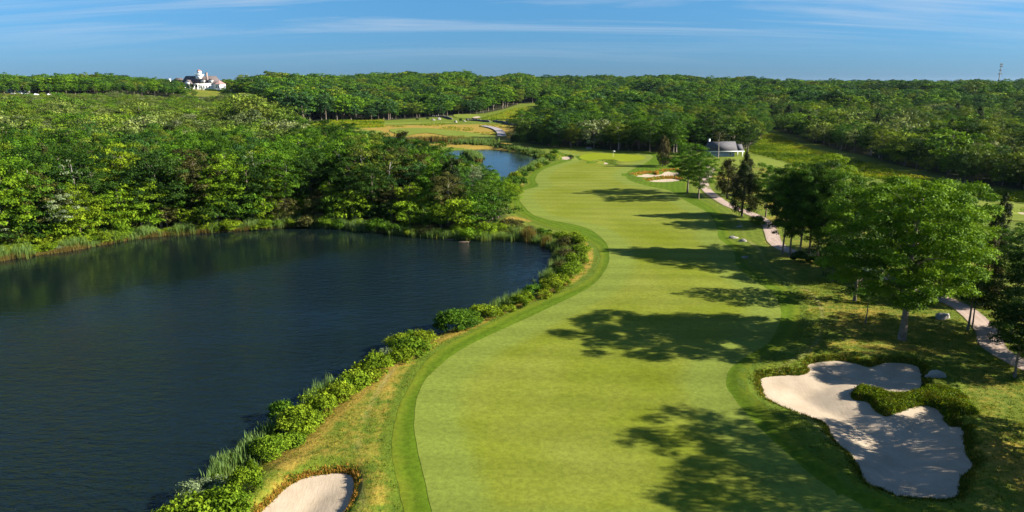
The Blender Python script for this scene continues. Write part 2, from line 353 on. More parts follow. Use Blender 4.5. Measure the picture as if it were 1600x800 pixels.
def hfull(x, y, sand=False):
    h = hb(x, y)
    for P in PONDS:
        s = sdf(P, x, y, 10.0)
        h = np.where(s < 5.0, (h + 1.6) * smooth(-2.5, 4.0, s) - 1.6, h)
    for P, dep, lip in BUNK:
        s = sdf(P, x, y, 8.0)
        h = h + .28 * np.exp(-((s - 1.6) / 1.2) ** 2) * (s < 7.9)
        h = h - lip * (1 - smooth(0.0, .55, s)) - (dep) * smooth(0, 4.5, -s) * .8 - (0 if sand else .12 + .35 * (y > 150)) * (s < -.15)
    return h

# ------------------------------------------------------------------ mesh plumbing
def mesh_np(name, V, faces, mats=(), smooth_=False, tint=None, mat_idx=None):
    """faces: list of (k,n) int arrays"""
    me = bpy.data.meshes.new(name); V = np.asarray(V, np.float32)
    me.vertices.add(len(V)); me.vertices.foreach_set('co', V.ravel())
    faces = [np.asarray(f, np.int32) for f in faces if len(f)]
    tot = sum(f.size for f in faces); nf = sum(len(f) for f in faces)
    me.loops.add(tot); me.loops.foreach_set('vertex_index', np.concatenate([f.ravel() for f in faces]))
    ln = np.concatenate([np.full(len(f), f.shape[1], np.int32) for f in faces]); st = np.concatenate([[0], np.cumsum(ln)[:-1]]).astype(np.int32)
    me.polygons.add(nf); me.polygons.foreach_set('loop_start', st)
    try: me.polygons.foreach_set('loop_total', ln)
    except Exception: pass
    if smooth_: me.polygons.foreach_set('use_smooth', np.ones(nf, bool))
    for m in mats: me.materials.append(m)
    if mat_idx is not None: me.polygons.foreach_set('material_index', np.asarray(mat_idx, np.int32))
    if tint is not None:
        a = me.attributes.new('tint', 'FLOAT', 'POINT'); a.data.foreach_set('value', np.asarray(tint, np.float32))
    me.update(calc_edges=True); me.validate(); return me
def add(name, me, parent=None, loc=None, **props):
    o = bpy.data.objects.new(name, me); COL.objects.link(o)
    if parent: o.parent = parent
    if loc is not None: o.location = loc
    for k, v in props.items(): o[k] = v
    return o
def empty(name, loc, label, cat, group=None, rz=0.0, sc=1.0):
    o = bpy.data.objects.new(name, None); COL.objects.link(o); o.location = loc; o.rotation_euler = (0, 0, rz); o.scale = (sc,) * 3 if not isinstance(sc, tuple) else sc
    o['label'] = label; o['category'] = cat; o.empty_display_size = .2
    if group: o['group'] = group
    return o
class MB:
    def __init__(s): s.v = []; s.f4 = []; s.f3 = []; s.n = 0
    def quad(s, pts): s.v += [tuple(p) for p in pts]; s.f4.append([s.n, s.n + 1, s.n + 2, s.n + 3]); s.n += 4
    def tri(s, pts): s.v += [tuple(p) for p in pts]; s.f3.append([s.n, s.n + 1, s.n + 2]); s.n += 3
    def box(s, x0, x1, y0, y1, z0, z1):
        c = [(x, y, z) for z in (z0, z1) for y in (y0, y1) for x in (x0, x1)]; b = s.n; s.v += c; s.n += 8
        s.f4 += [[b + i for i in q] for q in ((0, 2, 3, 1), (4, 5, 7, 6), (0, 1, 5, 4), (2, 6, 7, 3), (0, 4, 6, 2), (1, 3, 7, 5))]
    def prism(s, x0, x1, y0, y1, z0, z1, over=0.0, hip=0.0, axis='x', th=.25):
        """gabled or hipped solid roof, ridge along axis"""
        if axis == 'x':
            ym = (y0 + y1) / 2; p = [(x0, y0, z0), (x1, y0, z0), (x1, y1, z0), (x0, y1, z0), (x0 + hip, ym, z1), (x1 - hip, ym, z1)]
            q = [(0, 1, 5, 4), (2, 3, 4, 5), (0, 3, 2, 1)]; t = [(0, 4, 3), (1, 2, 5)]
        else:
            xm = (x0 + x1) / 2; p = [(x0, y0, z0), (x1, y0, z0), (x1, y1, z0), (x0, y1, z0), (xm, y0 + hip, z1), (xm, y1 - hip, z1)]
            q = [(1, 2, 5, 4), (3, 0, 4, 5), (0, 3, 2, 1)]; t = [(0, 1, 4), (2, 3, 5)]
        b = s.n; s.v += p; s.n += 6; s.f4 += [[b + i for i in k] for k in q]; s.f3 += [[b + i for i in k] for k in t]
    def tube(s, pts, radii, n=7):
        pts = [Vector(p) for p in pts]; b = s.n; k = len(pts)
        for i, p in enumerate(pts):
            d = (pts[min(i + 1, k - 1)] - pts[max(i - 1, 0)]).normalized()
            u = d.orthogonal().normalized(); w = d.cross(u)
            u2 = Vector((1, 0, 0)) - d * d.x
            if u2.length > .3: u = u2.normalized(); w = d.cross(u)
            for j in range(n):
                a = 2 * math.pi * j / n; s.v.append(tuple(p + (u * math.cos(a) + w * math.sin(a)) * radii[i]))
        s.n += k * n
        for i in range(k - 1):
            for j in range(n): s.f4.append([b + i * n + j, b + i * n + (j + 1) % n, b + (i + 1) * n + (j + 1) % n, b + (i + 1) * n + j])
        for e, idx in ((b, range(n)), (b + (k - 1) * n, range(n))):
            c = s.n; s.v.append(tuple(pts[0 if e == b else -1])); s.n += 1
            for j in idx: s.f3.append([e + j, e + (j + 1) % n, c])
    def build(s, name, mat, parent=None, smooth_=False, **props):
        me = mesh_np(name, np.array(s.v), [np.array(s.f4).reshape(-1, 4), np.array(s.f3).reshape(-1, 3)], [mat], smooth_)
        return add(name, me, parent, **props)

# ------------------------------------------------------------------ terrain sheet
def axis_vals(a0, a1, fine, growth, maxv):
    v = list(np.arange(a0, a1 + 1e-6, fine)); st = fine
    while v[-1] < maxv: st = st * growth; v.append(v[-1] + st)
    return v
xs = axis_vals(-48, 52, .32, 1.045, 5200); left = []; st = .32; c = -48
while c > -5200: st *= 1.045; c -= st; left.append(c)
xs = np.array(left[::-1] + xs)
ys = []; c = -60.
while c < 34: ys.append(c); c += 3.0
while c < 74: ys.append(c); c += .32
while c < 7000: ys.append(c); c += max(.32, min((c - 74) * .009 + .32, 60 if c > 1500 else 9))
ys = np.array(ys)
GX, GY = np.meshgrid(xs, ys); GZ = hfull(GX, GY)
# beyond the wood the land drops away under the horizon
GZ = GZ - 30 * smooth(1700, 4000, np.hypot(GX, GY))

FAIR = [(690, 860), (675, 800), (661, 740), (650, 690), (647, 660), (651, 625), (662, 598), (680, 578), (712, 552), (750, 531), (800, 508), (850, 485), (900, 461), (928, 444), (947, 420), (952, 399), (946, 379), (925, 361), (900, 352), (850, 342), (825, 330),
        (808, 305), (820, 297), (841, 291), (836, 282), (842, 270), (859, 261), (882, 254), (896, 249), (895, 244), (880, 240), (872, 236), (880, 233), (906, 232), (944, 237), (962, 240), (1000, 240), (1020, 244), (1012, 253), (1000, 260), (984, 267), (978, 274), (984, 282), (1012, 291), (1045, 298),
        (1075, 316), (1100, 329), (1114, 342), (1121, 360), (1123, 372), (1141, 387), (1148, 400), (1150, 414), (1166, 430), (1190, 446), (1212, 464), (1220, 485), (1217, 508), (1200, 536), (1162, 560), (1138, 582), (1135, 604), (1146, 622), (1160, 640), (1190, 672), (1220, 700), (1280, 752), (1356, 796), (1440, 845)]
COLL = [(648, 860), (632, 800), (619, 745), (612, 700), (617, 660), (626, 630), (642, 600), (665, 565), (700, 539), (750, 514), (800, 489), (850, 468), (900, 448), (926, 430), (936, 412), (938, 398), (928, 382), (900, 367), (862, 356), (828, 343), (800, 325), (798, 305), (806, 296),
        (824, 288), (822, 279), (833, 267), (850, 259), (870, 252.5), (872, 247), (868, 240), (860, 233), (875, 230), (906, 229.5), (944, 234.5), (975, 237.5), (1015, 237), (1045, 246), (1060, 256), (1072, 262), (1078, 276), (1074, 290), (1080, 303), (1100, 314), (1120, 326), (1132, 340), (1138, 356), (1142, 372),
        (1160, 387), (1166, 400), (1172, 414), (1196, 432), (1222, 446), (1244, 466), (1250, 488), (1246, 510), (1222, 543), (1184, 564), (1167, 586), (1168, 610), (1180, 626), (1196, 640), (1228, 672), (1260, 704), (1340, 758), (1420, 800), (1500, 840)]
DRY = {  # ground px polygons, dryness
    'bank': ([(445, 742), (408, 715), (425, 695), (500, 620), (600, 560), (700, 505), (800, 470), (850, 450), (900, 425), (915, 400), (905, 372), (870, 358), (820, 345), (790, 346), (805, 338), (880, 358), (915, 375), (926, 402), (910, 430), (850, 462), (770, 500), (670, 545), (590, 600), (530, 660), (475, 722)], .98),
    'bank2': ([(410, 830), (440, 720), (520, 640), (640, 560), (760, 500), (880, 455), (935, 420), (930, 385), (905, 365), (860, 352), (815, 342), (820, 330), (800, 300), (850, 262), (900, 240), (905, 244), (850, 275), (822, 300), (850, 345), (925, 368), (950, 400), (930, 430), (820, 485), (700, 540), (640, 590), (615, 650), (620, 720), (640, 810), (560, 830), (560, 740), (480, 725)], .58),
    'oak': ([(1290, 500), (1360, 480), (1480, 500), (1540, 540), (1500, 555), (1380, 552), (1320, 535)], .60),
    'right': ([(1190, 300), (1240, 420), (1260, 520), (1260, 560), (1450, 570), (1530, 640), (1540, 800), (1800, 800), (1800, 500), (1500, 400), (1300, 330)], .34),
    'right2': ([(1500, 750), (1540, 690), (1620, 700), (1700, 830), (1500, 830)], .55),
    'path': ([(1100, 250), (1130, 300), (1190, 335), (1200, 420), (1260, 430), (1420, 470), (1390, 380), (1260, 330), (1200, 290), (1240, 275), (1250, 262), (1130, 262)], .42),
    'fescue': ([(480, 205), (600, 203), (700, 203), (780, 222), (830, 228), (800, 236), (740, 232), (650, 227), (560, 224), (460, 214)], 1.1),
    'fescue2': ([(560, 198), (660, 195), (800, 195), (850, 205), (840, 222), (770, 217), (700, 206), (600, 205)], 1.0),
    'tee': ([(1230, 262), (1262, 262), (1262, 280), (1225, 275)], .8),
    'greenback': ([(895, 234), (925, 230), (940, 234), (915, 238)], .8),
    'bunk3': ([(988, 276), (1020, 264), (1065, 262), (1068, 286), (1010, 287)], .75),
    'hill': ([(-100, 152), (0, 149), (60, 148.5), (110, 147.5), (180, 147), (200, 144), (110, 142), (0, 142), (-100, 142)], .85),
    'lawn': ([(300, 151), (322, 150.5), (370, 149), (400, 148), (380, 142), (290, 142)], .45),
}
HEATH = [[(1190, 205), (1225, 215), (1262, 232), (1325, 248), (1375, 261), (1415, 272), (1510, 294), (1640, 306), (1640, 322), (1515, 307), (1400, 285), (1300, 268), (1245, 258), (1190, 243), (1165, 236), (1185, 222)],
         [(745, 188), (760, 182), (800, 170), (850, 165), (870, 168), (860, 178), (838, 192)], [(480, 192), (520, 187), (600, 186), (600, 199), (500, 202)]]
FOREST = {
    'L': [(-330, 433), (-150, 415), (0, 396), (60, 388), (160, 371), (300, 354), (400, 348), (470, 343), (540, 346), (600, 351), (690, 360), (760, 358), (800, 340), (790, 318), (770, 304), (735, 296), (700, 285), (680, 262)],
    'R': [(1212, 203), (1290, 231), (1352, 246), (1400, 259), (1440, 269), (1520, 290), (1600, 299), (1900, 345)],
}
zone = np.zeros(GX.shape + (4,), np.float32); zone[..., 3] = 0
for pts, v in DRY.values():
    s = sdf(smooth_closed(poly(pts), 3), GX, GY, 5.0); zone[..., 0] = np.maximum(zone[..., 0], v * (1 - smooth(-1.0, 1.6, s)))
for pts in HEATH:
    s = sdf(poly(pts), GX, GY, 5.0); zone[..., 2] = np.maximum(zone[..., 2], 1 - smooth(-1.0, 1.0, s))
COLL_W = None
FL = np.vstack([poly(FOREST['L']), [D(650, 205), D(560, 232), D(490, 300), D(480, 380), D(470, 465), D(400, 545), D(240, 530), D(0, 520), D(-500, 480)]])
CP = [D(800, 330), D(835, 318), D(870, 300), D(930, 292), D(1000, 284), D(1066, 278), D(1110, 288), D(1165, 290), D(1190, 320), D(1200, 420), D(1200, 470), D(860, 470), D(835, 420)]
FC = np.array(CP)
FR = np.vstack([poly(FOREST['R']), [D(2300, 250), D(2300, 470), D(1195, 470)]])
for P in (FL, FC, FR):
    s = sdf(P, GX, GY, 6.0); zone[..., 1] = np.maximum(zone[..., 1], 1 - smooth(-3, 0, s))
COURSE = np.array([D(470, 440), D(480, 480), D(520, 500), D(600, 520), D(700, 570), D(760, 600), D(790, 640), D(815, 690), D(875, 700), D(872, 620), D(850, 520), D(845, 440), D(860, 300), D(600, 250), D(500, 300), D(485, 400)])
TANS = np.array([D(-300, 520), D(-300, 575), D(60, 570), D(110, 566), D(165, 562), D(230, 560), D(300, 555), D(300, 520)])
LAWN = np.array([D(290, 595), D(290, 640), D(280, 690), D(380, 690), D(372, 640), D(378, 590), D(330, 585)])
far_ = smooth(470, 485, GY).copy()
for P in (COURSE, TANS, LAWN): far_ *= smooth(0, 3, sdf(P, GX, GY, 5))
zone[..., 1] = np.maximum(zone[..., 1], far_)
COLLP = smooth_closed(poly(COLL), 4); s = sdf(COLLP, GX, GY, 6.0); zone[..., 3] = np.clip(1 - np.maximum(s, 0) / 6, 0, 1)
nx, ny = len(xs), len(ys)
I = (np.arange(ny - 1)[:, None] * nx + np.arange(nx - 1)[None, :]).ravel()
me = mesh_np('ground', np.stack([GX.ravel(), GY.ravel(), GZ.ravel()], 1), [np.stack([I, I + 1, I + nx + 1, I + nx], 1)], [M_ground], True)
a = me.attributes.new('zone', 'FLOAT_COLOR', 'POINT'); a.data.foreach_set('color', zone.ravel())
add('ground', me, kind='structure')

# ------------------------------------------------------------------ sheets
def sheet(name, P, mat, off, hf=None, step=None, z=None, **props):
    """a sheet of triangles inside outline P that follows the land"""
    hf = hf or hfull
    lo, hi = P.min(0), P.max(0); pts = []
    y = lo[1] + .2
    while y < hi[1]:
        st = step or max(.8, y * .011); xx = np.arange(lo[0] + st * .3, hi[0], st * 1.3) + rng.uniform(-.1, .1) * st
        pts.append(np.stack([xx, np.full_like(xx, y)], 1)); y += st
    Q = np.vstack(pts) if z is None else np.zeros((0, 2))
    if len(Q): Q = Q[sdf(P, Q[:, 0], Q[:, 1], 3.0) < -.3 * (step or .8)]
    allp = np.vstack([P, Q]); n = len(P)
    r = mgeo.delaunay_2d_cdt([Vector(p) for p in allp], [], [list(range(n))], 1, 1e-5)
    V = np.array([tuple(v) for v in r[0]]); T = np.array([f for f in r[2] if len(f) == 3], np.int32)
    if z is None:
        Z = hf(V[:, 0], V[:, 1]) + off * (1 + V[:, 1] / 120)
    else: Z = np.full(len(V), z)
    # faces up
    A = V[T]; cr_ = (A[:, 1, 0] - A[:, 0, 0]) * (A[:, 2, 1] - A[:, 0, 1]) - (A[:, 1, 1] - A[:, 0, 1]) * (A[:, 2, 0] - A[:, 0, 0]); T[cr_ < 0] = T[cr_ < 0][:, ::-1]
    me = mesh_np(name, np.column_stack([V, Z]), [T], [mat], True)
    a = me.attributes.new('edge', 'FLOAT', 'POINT'); a.data.foreach_set('value', np.abs(sdf(P, V[:, 0], V[:, 1], 8.0)).astype(np.float32)) if z is None else None
    return add(name, me, kind='structure', **props)
def hsheet(x, y): return hfull(x, y)
def grow(P, d):
    """offset a closed outline outward"""
    n = len(P); ar = np.sum(P[:, 0] * np.roll(P[:, 1], -1) - np.roll(P[:, 0], -1) * P[:, 1]); sg = 1 if ar > 0 else -1
    t = np.roll(P, -1, 0) - np.roll(P, 1, 0); t /= np.linalg.norm(t, axis=1)[:, None] + 1e-9
    return P + sg * d * np.stack([t[:, 1], -t[:, 0]], 1)
def ragged(P, a):
    t = np.arange(len(P)); Q = grow(P, 1.0) - P; P2 = P + Q * (a * (np.sin(t * 1.7) + np.sin(t * .83 + 2) + rng.uniform(-.6, .6, len(P))) / 2)[:, None]; return P2
for P in PONDS: sheet('pond_water', grow(P, 1.2), M_water, 0, z=ZW)

sheet('fairway_collar', ragged(smooth_closed(poly(COLL), 6), .05), M_collar, .012)
sheet('fairway', ragged(smooth_closed(poly(FAIR), 6), .03), M_fair, .026)
sheet('putting_green', smooth_closed(poly([(905, 247), (915, 241), (945, 240), (985, 242), (1008, 246), (1000, 251), (970, 253), (955, 250), (935, 250), (920, 252)]), 4), M_green, .05)
for P, dep, lip in BUNK:
    sheet('sand_bunker', P, M_sand, .03, hf=lambda x, y: hfull(x, y, True), step=max(.5, P[:, 1].mean() * .006))
def strip_poly(ctr, w):
    C_ = smooth_open(ctr, 6); t = np.gradient(C_, axis=0); t /= np.linalg.norm(t, axis=1)[:, None]; n = np.stack([-t[:, 1], t[:, 0]], 1)
    return np.vstack([C_ + n * w / 2, (C_ - n * w / 2)[::-1]])
PATHC = poly([(1060, 249), (1085, 251), (1100, 256), (1110, 264), (1106, 275), (1100, 286), (1104, 296), (1116, 307), (1133, 318), (1159, 329), (1184, 339), (1200, 352), (1206, 366), (1212, 380), (1230, 391), (1262, 400), (1300, 408), (1350, 421), (1400, 438), (1450, 459), (1502, 480), (1540, 514), (1552, 542), (1586, 564), (1640, 590), (1720, 640)])
sheet('cart_path', strip_poly(PATHC, 2.7), M_path, .03)
sheet('cart_path', strip_poly(poly([(755, 197.5), (770, 200.5), (779, 204.5), (783, 209), (784, 214)]), 4.6), simple('grey_path', (.27, .24, .24), .9, 1, .1), .12)
TEES = [[(1136, 247), (1185, 245), (1241, 259.5), (1239, 263), (1172, 262), (1145, 256)], [(1515, 309), (1600, 317), (1660, 322), (1680, 345), (1600, 346), (1560, 342), (1525, 333)],
        [(609, 202.5), (667, 200.5), (724, 206), (771, 212), (792, 215), (760, 216.5), (714, 215), (667, 208), (630, 212)], [(590, 193), (640, 191.5), (705, 191), (712, 193), (640, 195), (600, 196)],
        [(709, 179.5), (730, 178.5), (746, 180), (745, 185), (715, 184.5)], [(770, 188), (800, 188.5), (831, 190.5), (833, 196), (812, 196), (780, 192)], [(829, 167), (856, 166), (856, 168.5), (830, 170)], [(832, 171.5), (852, 171), (850, 173.5), (833, 174)],
        [(535, 205.5), (580, 204), (600, 207), (560, 212)], [(1195, 214), (1206, 209), (1215, 215), (1208, 222)], [(1000, 262), (1003, 261), (1005, 262.5), (1001, 263)]][:-1]
for p in TEES: sheet('mown_grass', smooth_closed(poly(p), 3), M_tee, .05)
sheet('sand_bunker', smooth_closed(poly([(738, 185), (746, 183), (751, 184.2), (744, 186)]), 3), M_sand, .12)

# ------------------------------------------------------------------ leaf clouds and trees
def leaf_quads(P, Nn, S, T, aspect=.62):
    n = len(P); Nn = Nn / (np.linalg.norm(Nn, axis=1)[:, None] + 1e-9)
    r = rng.normal(size=(n, 3)); t = np.cross(Nn, r); t /= np.linalg.norm(t, axis=1)[:, None] + 1e-9; b = np.cross(Nn, t)
    S = S[:, None]
    V = np.stack([P - t * S * .5, P + b * S * aspect * .5 + Nn * S * .08, P + t * S * .5 - Nn * S * .1, P - b * S * aspect * .5 + Nn * S * .08], 1).reshape(-1, 3)
    I = np.arange(n)[:, None] * 4 + np.arange(4)[None, :]
    return V, I, np.repeat(T, 4)
def rdir(n): v = rng.normal(size=(n, 3)); return v / np.linalg.norm(v, axis=1)[:, None]
def clump_leaves(C_, CR, per, size, flat=.7, up=.35, jit=.55):
    Ps, Ns, Ss, Ts = [], [], [], []
    for c_, r_ in zip(C_, CR):
        n = max(8, int(per * (r_ ** 2))); d = rdir(n); d[:, 2] = np.where(d[:, 2] < -.2, -d[:, 2] * .6, d[:, 2])
        rad = r_ * rng.uniform(.55, 1.08, n)[:, None] * (1 + .22 * np.sin(d[:, :1] * 5 + c_[0] * 3) * np.cos(d[:, 1:2] * 4 + c_[1]))
        p = d * rad; p[:, 2] *= flat
        Ps.append(c_ + p); Ns.append(d + rng.normal(size=(n, 3)) * jit + [0, 0, up]); Ss.append(size * rng.uniform(.65, 1.35, n))
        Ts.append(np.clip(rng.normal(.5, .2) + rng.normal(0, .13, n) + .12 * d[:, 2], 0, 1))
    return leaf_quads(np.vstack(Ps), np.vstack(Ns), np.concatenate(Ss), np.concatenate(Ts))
class Proto: pass
def broadleaf(seed, H, Rr, base, nclump, cr, per, leaf, trunk_r=.28, lean=0., bark=None, mat=None, flat=.7, tiers=False, open_=0.0, clean=True, nlimb=26):
    global rng
    keep = rng; rng = np.random.default_rng(seed); rd = random.Random(seed)
    zc = H * (base + (1 - base) * .52); rz = H * (1 - base) * .5
    ph = rng.uniform(0, 6.28, 6); C_ = []; CR = []
    tries = 0
    while len(C_) < nclump and tries < nclump * 60:
        tries += 1
        d = rdir(1)[0]
        lob = 1 + .20 * math.sin(3 * math.atan2(d[1], d[0]) + ph[0]) + .14 * math.sin(5 * math.atan2(d[1], d[0]) + ph[1] + d[2] * 3) + .12 * math.sin(d[2] * 6 + ph[2])
        f = rng.uniform(.5, .95) if rng.uniform() < .75 else rng.uniform(.1, .6)
        if tiers: f *= 1 - .35 * max(0, d[2])
        p = np.array([d[0] * Rr * f * lob, d[1] * Rr * f * lob, zc + d[2] * rz * f * (.92 + .1 * math.sin(ph[3] + 4 * d[0]))])
        r_ = cr * rng.uniform(.65, 1.3)
        if all(np.linalg.norm((p - q) * [1, 1, 1.25]) > .72 * (r_ + w) * (1 + open_) for q, w in zip(C_, CR)): C_.append(p); CR.append(r_)
    V, I, T = clump_leaves(C_, CR, per, leaf, flat)
    pr = Proto(); pr.H = H; pr.R = Rr; pr.base = base
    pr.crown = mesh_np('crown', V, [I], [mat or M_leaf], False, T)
    # trunk and limbs
    mb = MB(); top = zc + rz * .55; k = 7; pts = []; rr = []
    wob = [rd.uniform(-.25, .25) for _ in range(4)]
    def axis(z): u = z / H; return Vector((lean * u * H + wob[0] * math.sin(u * 4 + wob[1] * 9) * u * 3, wob[2] * math.sin(u * 5 + wob[3] * 9) * u * 3, z))
    for i in range(k + 1):
        z = top * i / k; pts.append(axis(z)); rr.append(trunk_r * (1 - .8 * i / k) * (1.25 if i == 0 else 1))
    mb.tube([pts[0] - Vector((0, 0, .5))] + pts, [rr[0]] + rr, 7)
    order = sorted([i for i in range(len(C_)) if math.hypot(C_[i][0], C_[i][1]) < Rr * .62 and C_[i][2] > H * (base + .12)], key=lambda i: -CR[i])[:max(8, min(nlimb, nclump // 3))]
    for i in order:
        c_ = Vector(C_[i]); z0 = max(H * max(base, .2), min(top * .92, c_.z - (Vector((c_.x, c_.y, 0)).length) * rd.uniform(.35, .7))); s_ = axis(z0)
        c_ = s_.lerp(c_, .85); m_ = s_.lerp(c_, .5) + Vector((rd.uniform(-.3, .3), rd.uniform(-.3, .3), rd.uniform(-.1, .5)))
        r0 = trunk_r * (1 - .8 * z0 / top) * .42
        mb.tube([s_, m_, c_], [r0, r0 * .6, r0 * .2], 5)
    pr.trunk = mesh_np('trunk', np.array(mb.v), [np.array(mb.f4), np.array(mb.f3)], [bark or M_bark], True)
    rng = keep; return pr
def cedar(seed, H, Rr, base, per=26, leaf=.3, mat=None, trunk_r=.2, blunt=.55, gaps=.2):
    global rng
    keep = rng; rng = np.random.default_rng(seed); rd = random.Random(seed); C_ = []; CR = []
    z = H * base
    while z < H * .98:
        u = (z - H * base) / (H * (1 - base)); env = Rr * (min(1, .55 + u * 3.5) * (1 - u ** 1.25) ** blunt) + .1; n = max(1, int(3 + env * 2.6))
        for j in range(n):
            if rng.uniform() < gaps: continue
            a_ = rng.uniform(0, 6.28); f = rng.uniform(.45, 1.0) ** .7 * rng.uniform(.8, 1.12)
            C_.append(np.array([math.cos(a_) * env * f, math.sin(a_) * env * f, z + rng.uniform(-.3, .5)])); CR.append(rng.uniform(.45, .8) * (.55 + .45 * env / Rr) * Rr / 2.6)
        z += .5 * Rr / 2.4
    C_.append(np.array([0, 0, H - .3])); CR.append(.35)
    Ps, Ns, Ss, Ts = [], [], [], []
    for c_, r_ in zip(C_, CR):
        n = int(per); d = rdir(n); p = d * r_ * rng.uniform(.3, 1.1, n)[:, None]; p[:, 2] *= 1.1
        o_ = np.array([c_[0], c_[1], 0]); o_ /= np.linalg.norm(o_) + 1e-6
        Ps.append(c_ + p); Ns.append(d * .7 + o_ * .5 + [0, 0, .5] + rng.normal(size=(n, 3)) * .5); Ss.append(leaf * rng.uniform(.6, 1.3, n)); Ts.append(np.clip(rng.normal(.5, .18) + rng.normal(0, .12, n), 0, 1))
    V, I, T = leaf_quads(np.vstack(Ps), np.vstack(Ns), np.concatenate(Ss), np.concatenate(Ts), .5)
    pr = Proto(); pr.H = H; pr.R = Rr; pr.base = base; pr.crown = mesh_np('crown', V, [I], [mat or M_ceda], False, T)
    mb = MB(); mb.tube([(0, 0, -.5), (0, 0, 0), (.06, .03, H * .4), (0, 0, H * .95)], [trunk_r * 1.3, trunk_r * 1.1, trunk_r * .7, .03], 7)
    for i in range(0, len(C_), 4):
        c_ = C_[i]; mb.tube([(0, 0, max(.5, c_[2] - .4)), tuple(c_)], [.05, .02], 4)
    pr.trunk = mesh_np('trunk', np.array(mb.v), [np.array(mb.f4), np.array(mb.f3)], [M_barkd], True)
    rng = keep; return pr

P_BL = [broadleaf(11, 14, 5.1, .08, 76, 1.3, 96, .33, .26, flat=.82), broadleaf(12, 14, 4.6, .06, 74, 1.2, 100, .32, .24, .02, flat=.82), broadleaf(13, 15, 5.5, .14, 82, 1.3, 96, .34, .30, -.02, open_=.08, flat=.8),
        broadleaf(14, 13, 4.3, .03, 68, 1.12, 104, .31, .22, tiers=True, flat=.62), broadleaf(15, 14, 5.0, .22, 56, 1.45, 92, .33, .25, .03, M_barkp, open_=.12)]
P_FAR = [broadleaf(21, 14, 5.0, .1, 40, 1.7, 24, .72, .26, mat=M_leaf_far), broadleaf(22, 14, 4.5, .17, 34, 1.7, 24, .72, .26, bark=M_bark, mat=M_leaf_far), broadleaf(23, 13, 5.4, .08, 42, 1.6, 24, .7, .26, mat=M_leaf_far)]
P_SCR = [broadleaf(31, 6, 3.2, .02, 30, 1.1, 60, .36, .12, mat=M_leaf_scrub), broadleaf(32, 5.5, 3.6, .02, 34, 1.0, 64, .34, .12, mat=M_leaf_scrub), broadleaf(33, 7, 3.0, .05, 30, 1.05, 60, .36, .14, mat=M_leaf_scrub, tiers=True)]
P_CED = [cedar(41, 10, 2.9, .16, 90, .27, gaps=.04), cedar(42, 9, 2.5, .1, 90, .25, gaps=.04), cedar(43, 11, 3.4, .14, 95, .28, blunt=.7, gaps=.04)]
P_PINE = broadleaf(51, 12, 3.0, .5, 20, 1.1, 60, .32, .2, .02, M_barkp, M_leaf_oli, .5, open_=.1)
P_HERO = broadleaf(61, 19.0, 7.3, .11, 185, 1.2, 300, .24, .38, -.004, M_bark, M_leaf_mid, .62, open_=.03, nlimb=46)
P_MIDT = [broadleaf(62, 15, 5.6, .15, 105, 1.15, 190, .24, .24), broadleaf(63, 14, 5.0, .18, 90, 1.15, 190, .24, .22, .02), broadleaf(64, 15, 6.0, .14, 112, 1.2, 190, .25, .25, open_=.05)]
P_SPIND = broadleaf(65, 8, 2.3, .45, 26, .75, 120, .22, .12, .01)

P_BARE = broadleaf(66, 14, 3.0, .35, 16, .9, 34, .30, .20, .01, M_barkp, M_leaf_sil, .6, open_=.3, nlimb=40)
trees = []   # dict: x y z H sc rz proto mat name label cat
def tree_at(px, py, Hh, proto, mat=None, name='broadleaf_tree', label='', group=None, Rw=None, rz=None, cat='tree', hand=True):
    x, y = W(px, py); z = float(hfull(np.array([x]), np.array([y]))[0])
    trees.append(dict(x=x, y=y, z=z - .05, H=Hh, sc=Hh / proto.H, wide=(Rw / (proto.R * Hh / proto.H)) if Rw else 1.0, rz=rng.uniform(0, 6.28) if rz is None else rz, proto=proto, mat=mat, name=name, label=label, group=group, cat=cat, hand=hand))
HL = 'hand'
tree_at(1409, 531, 19.7, P_HERO, M_leaf_hero, 'oak_tree', 'tallest spreading oak with a bare pale trunk beside the large sand bunker', rz=.6)
# course side, each by its own place
T_ = tree_at
T_(1035, 261, 10.5, P_CED[2], M_brown, 'cedar_tree', 'olive brown cedar behind the split bunkers at the green', Rw=2.6)
T_(1040, 259, 9.0, P_CED[1], M_brown, 'cedar_tree', 'slimmer cedar close behind the olive brown one by the green', Rw=2.0)
T_(1074, 301, 13.2, P_MIDT[1], M_leaf_mid, 'broadleaf_tree', 'dense round tree right beside the greenside bunkers, dark trunk', Rw=5.6)
T_(1091, 311, 12.0, P_MIDT[0], M_leaf_mid, 'broadleaf_tree', 'round tree with pale birch trunk just inside the path bend', Rw=4.4)
T_(1122, 246.5, 10.5, P_PINE, M_leaf_oli, 'pine_tree', 'thin greyish pine with bare trunk in front of the grey shed')
T_(1136, 308, 9.5, P_CED[0], M_ceda, 'cedar_tree', 'dark cedar beyond the path, first below the tee', Rw=3.3)
T_(1163, 305, 10.5, P_CED[1], M_ceda, 'cedar_tree', 'pointed dark cedar rising behind the broad dark cedar', Rw=2.9)
T_(1159, 338, 11.0, P_CED[2], M_ceda, 'cedar_tree', 'broad dark cedar standing at the edge of the path', Rw=4.0)
T_(1196, 339, 11.5, P_MIDT[1], M_leaf_mid, 'broadleaf_tree', 'small green tree with thin pale trunk beyond the path bend', Rw=3.6)
T_(1233, 352, 12.5, P_MIDT[0], M_leaf_mid, 'broadleaf_tree', 'half hidden green tree behind the dark row along the path', Rw=4.4)
T_(1290, 352, 15.0, P_MIDT[2], M_leaf_bri, 'broadleaf_tree', 'bright topped tree behind the dark row of trunks', Rw=5.2)
T_(1222, 398, 14.5, P_MIDT[1], M_leaf_dark, 'broadleaf_tree', 'dark tree at the near end of the row on the path bend', Rw=3.6)
T_(1234, 400, 16.0, P_MIDT[0], M_leaf_mid, 'broadleaf_tree', 'second tree in the row on the path bend', Rw=4.0)
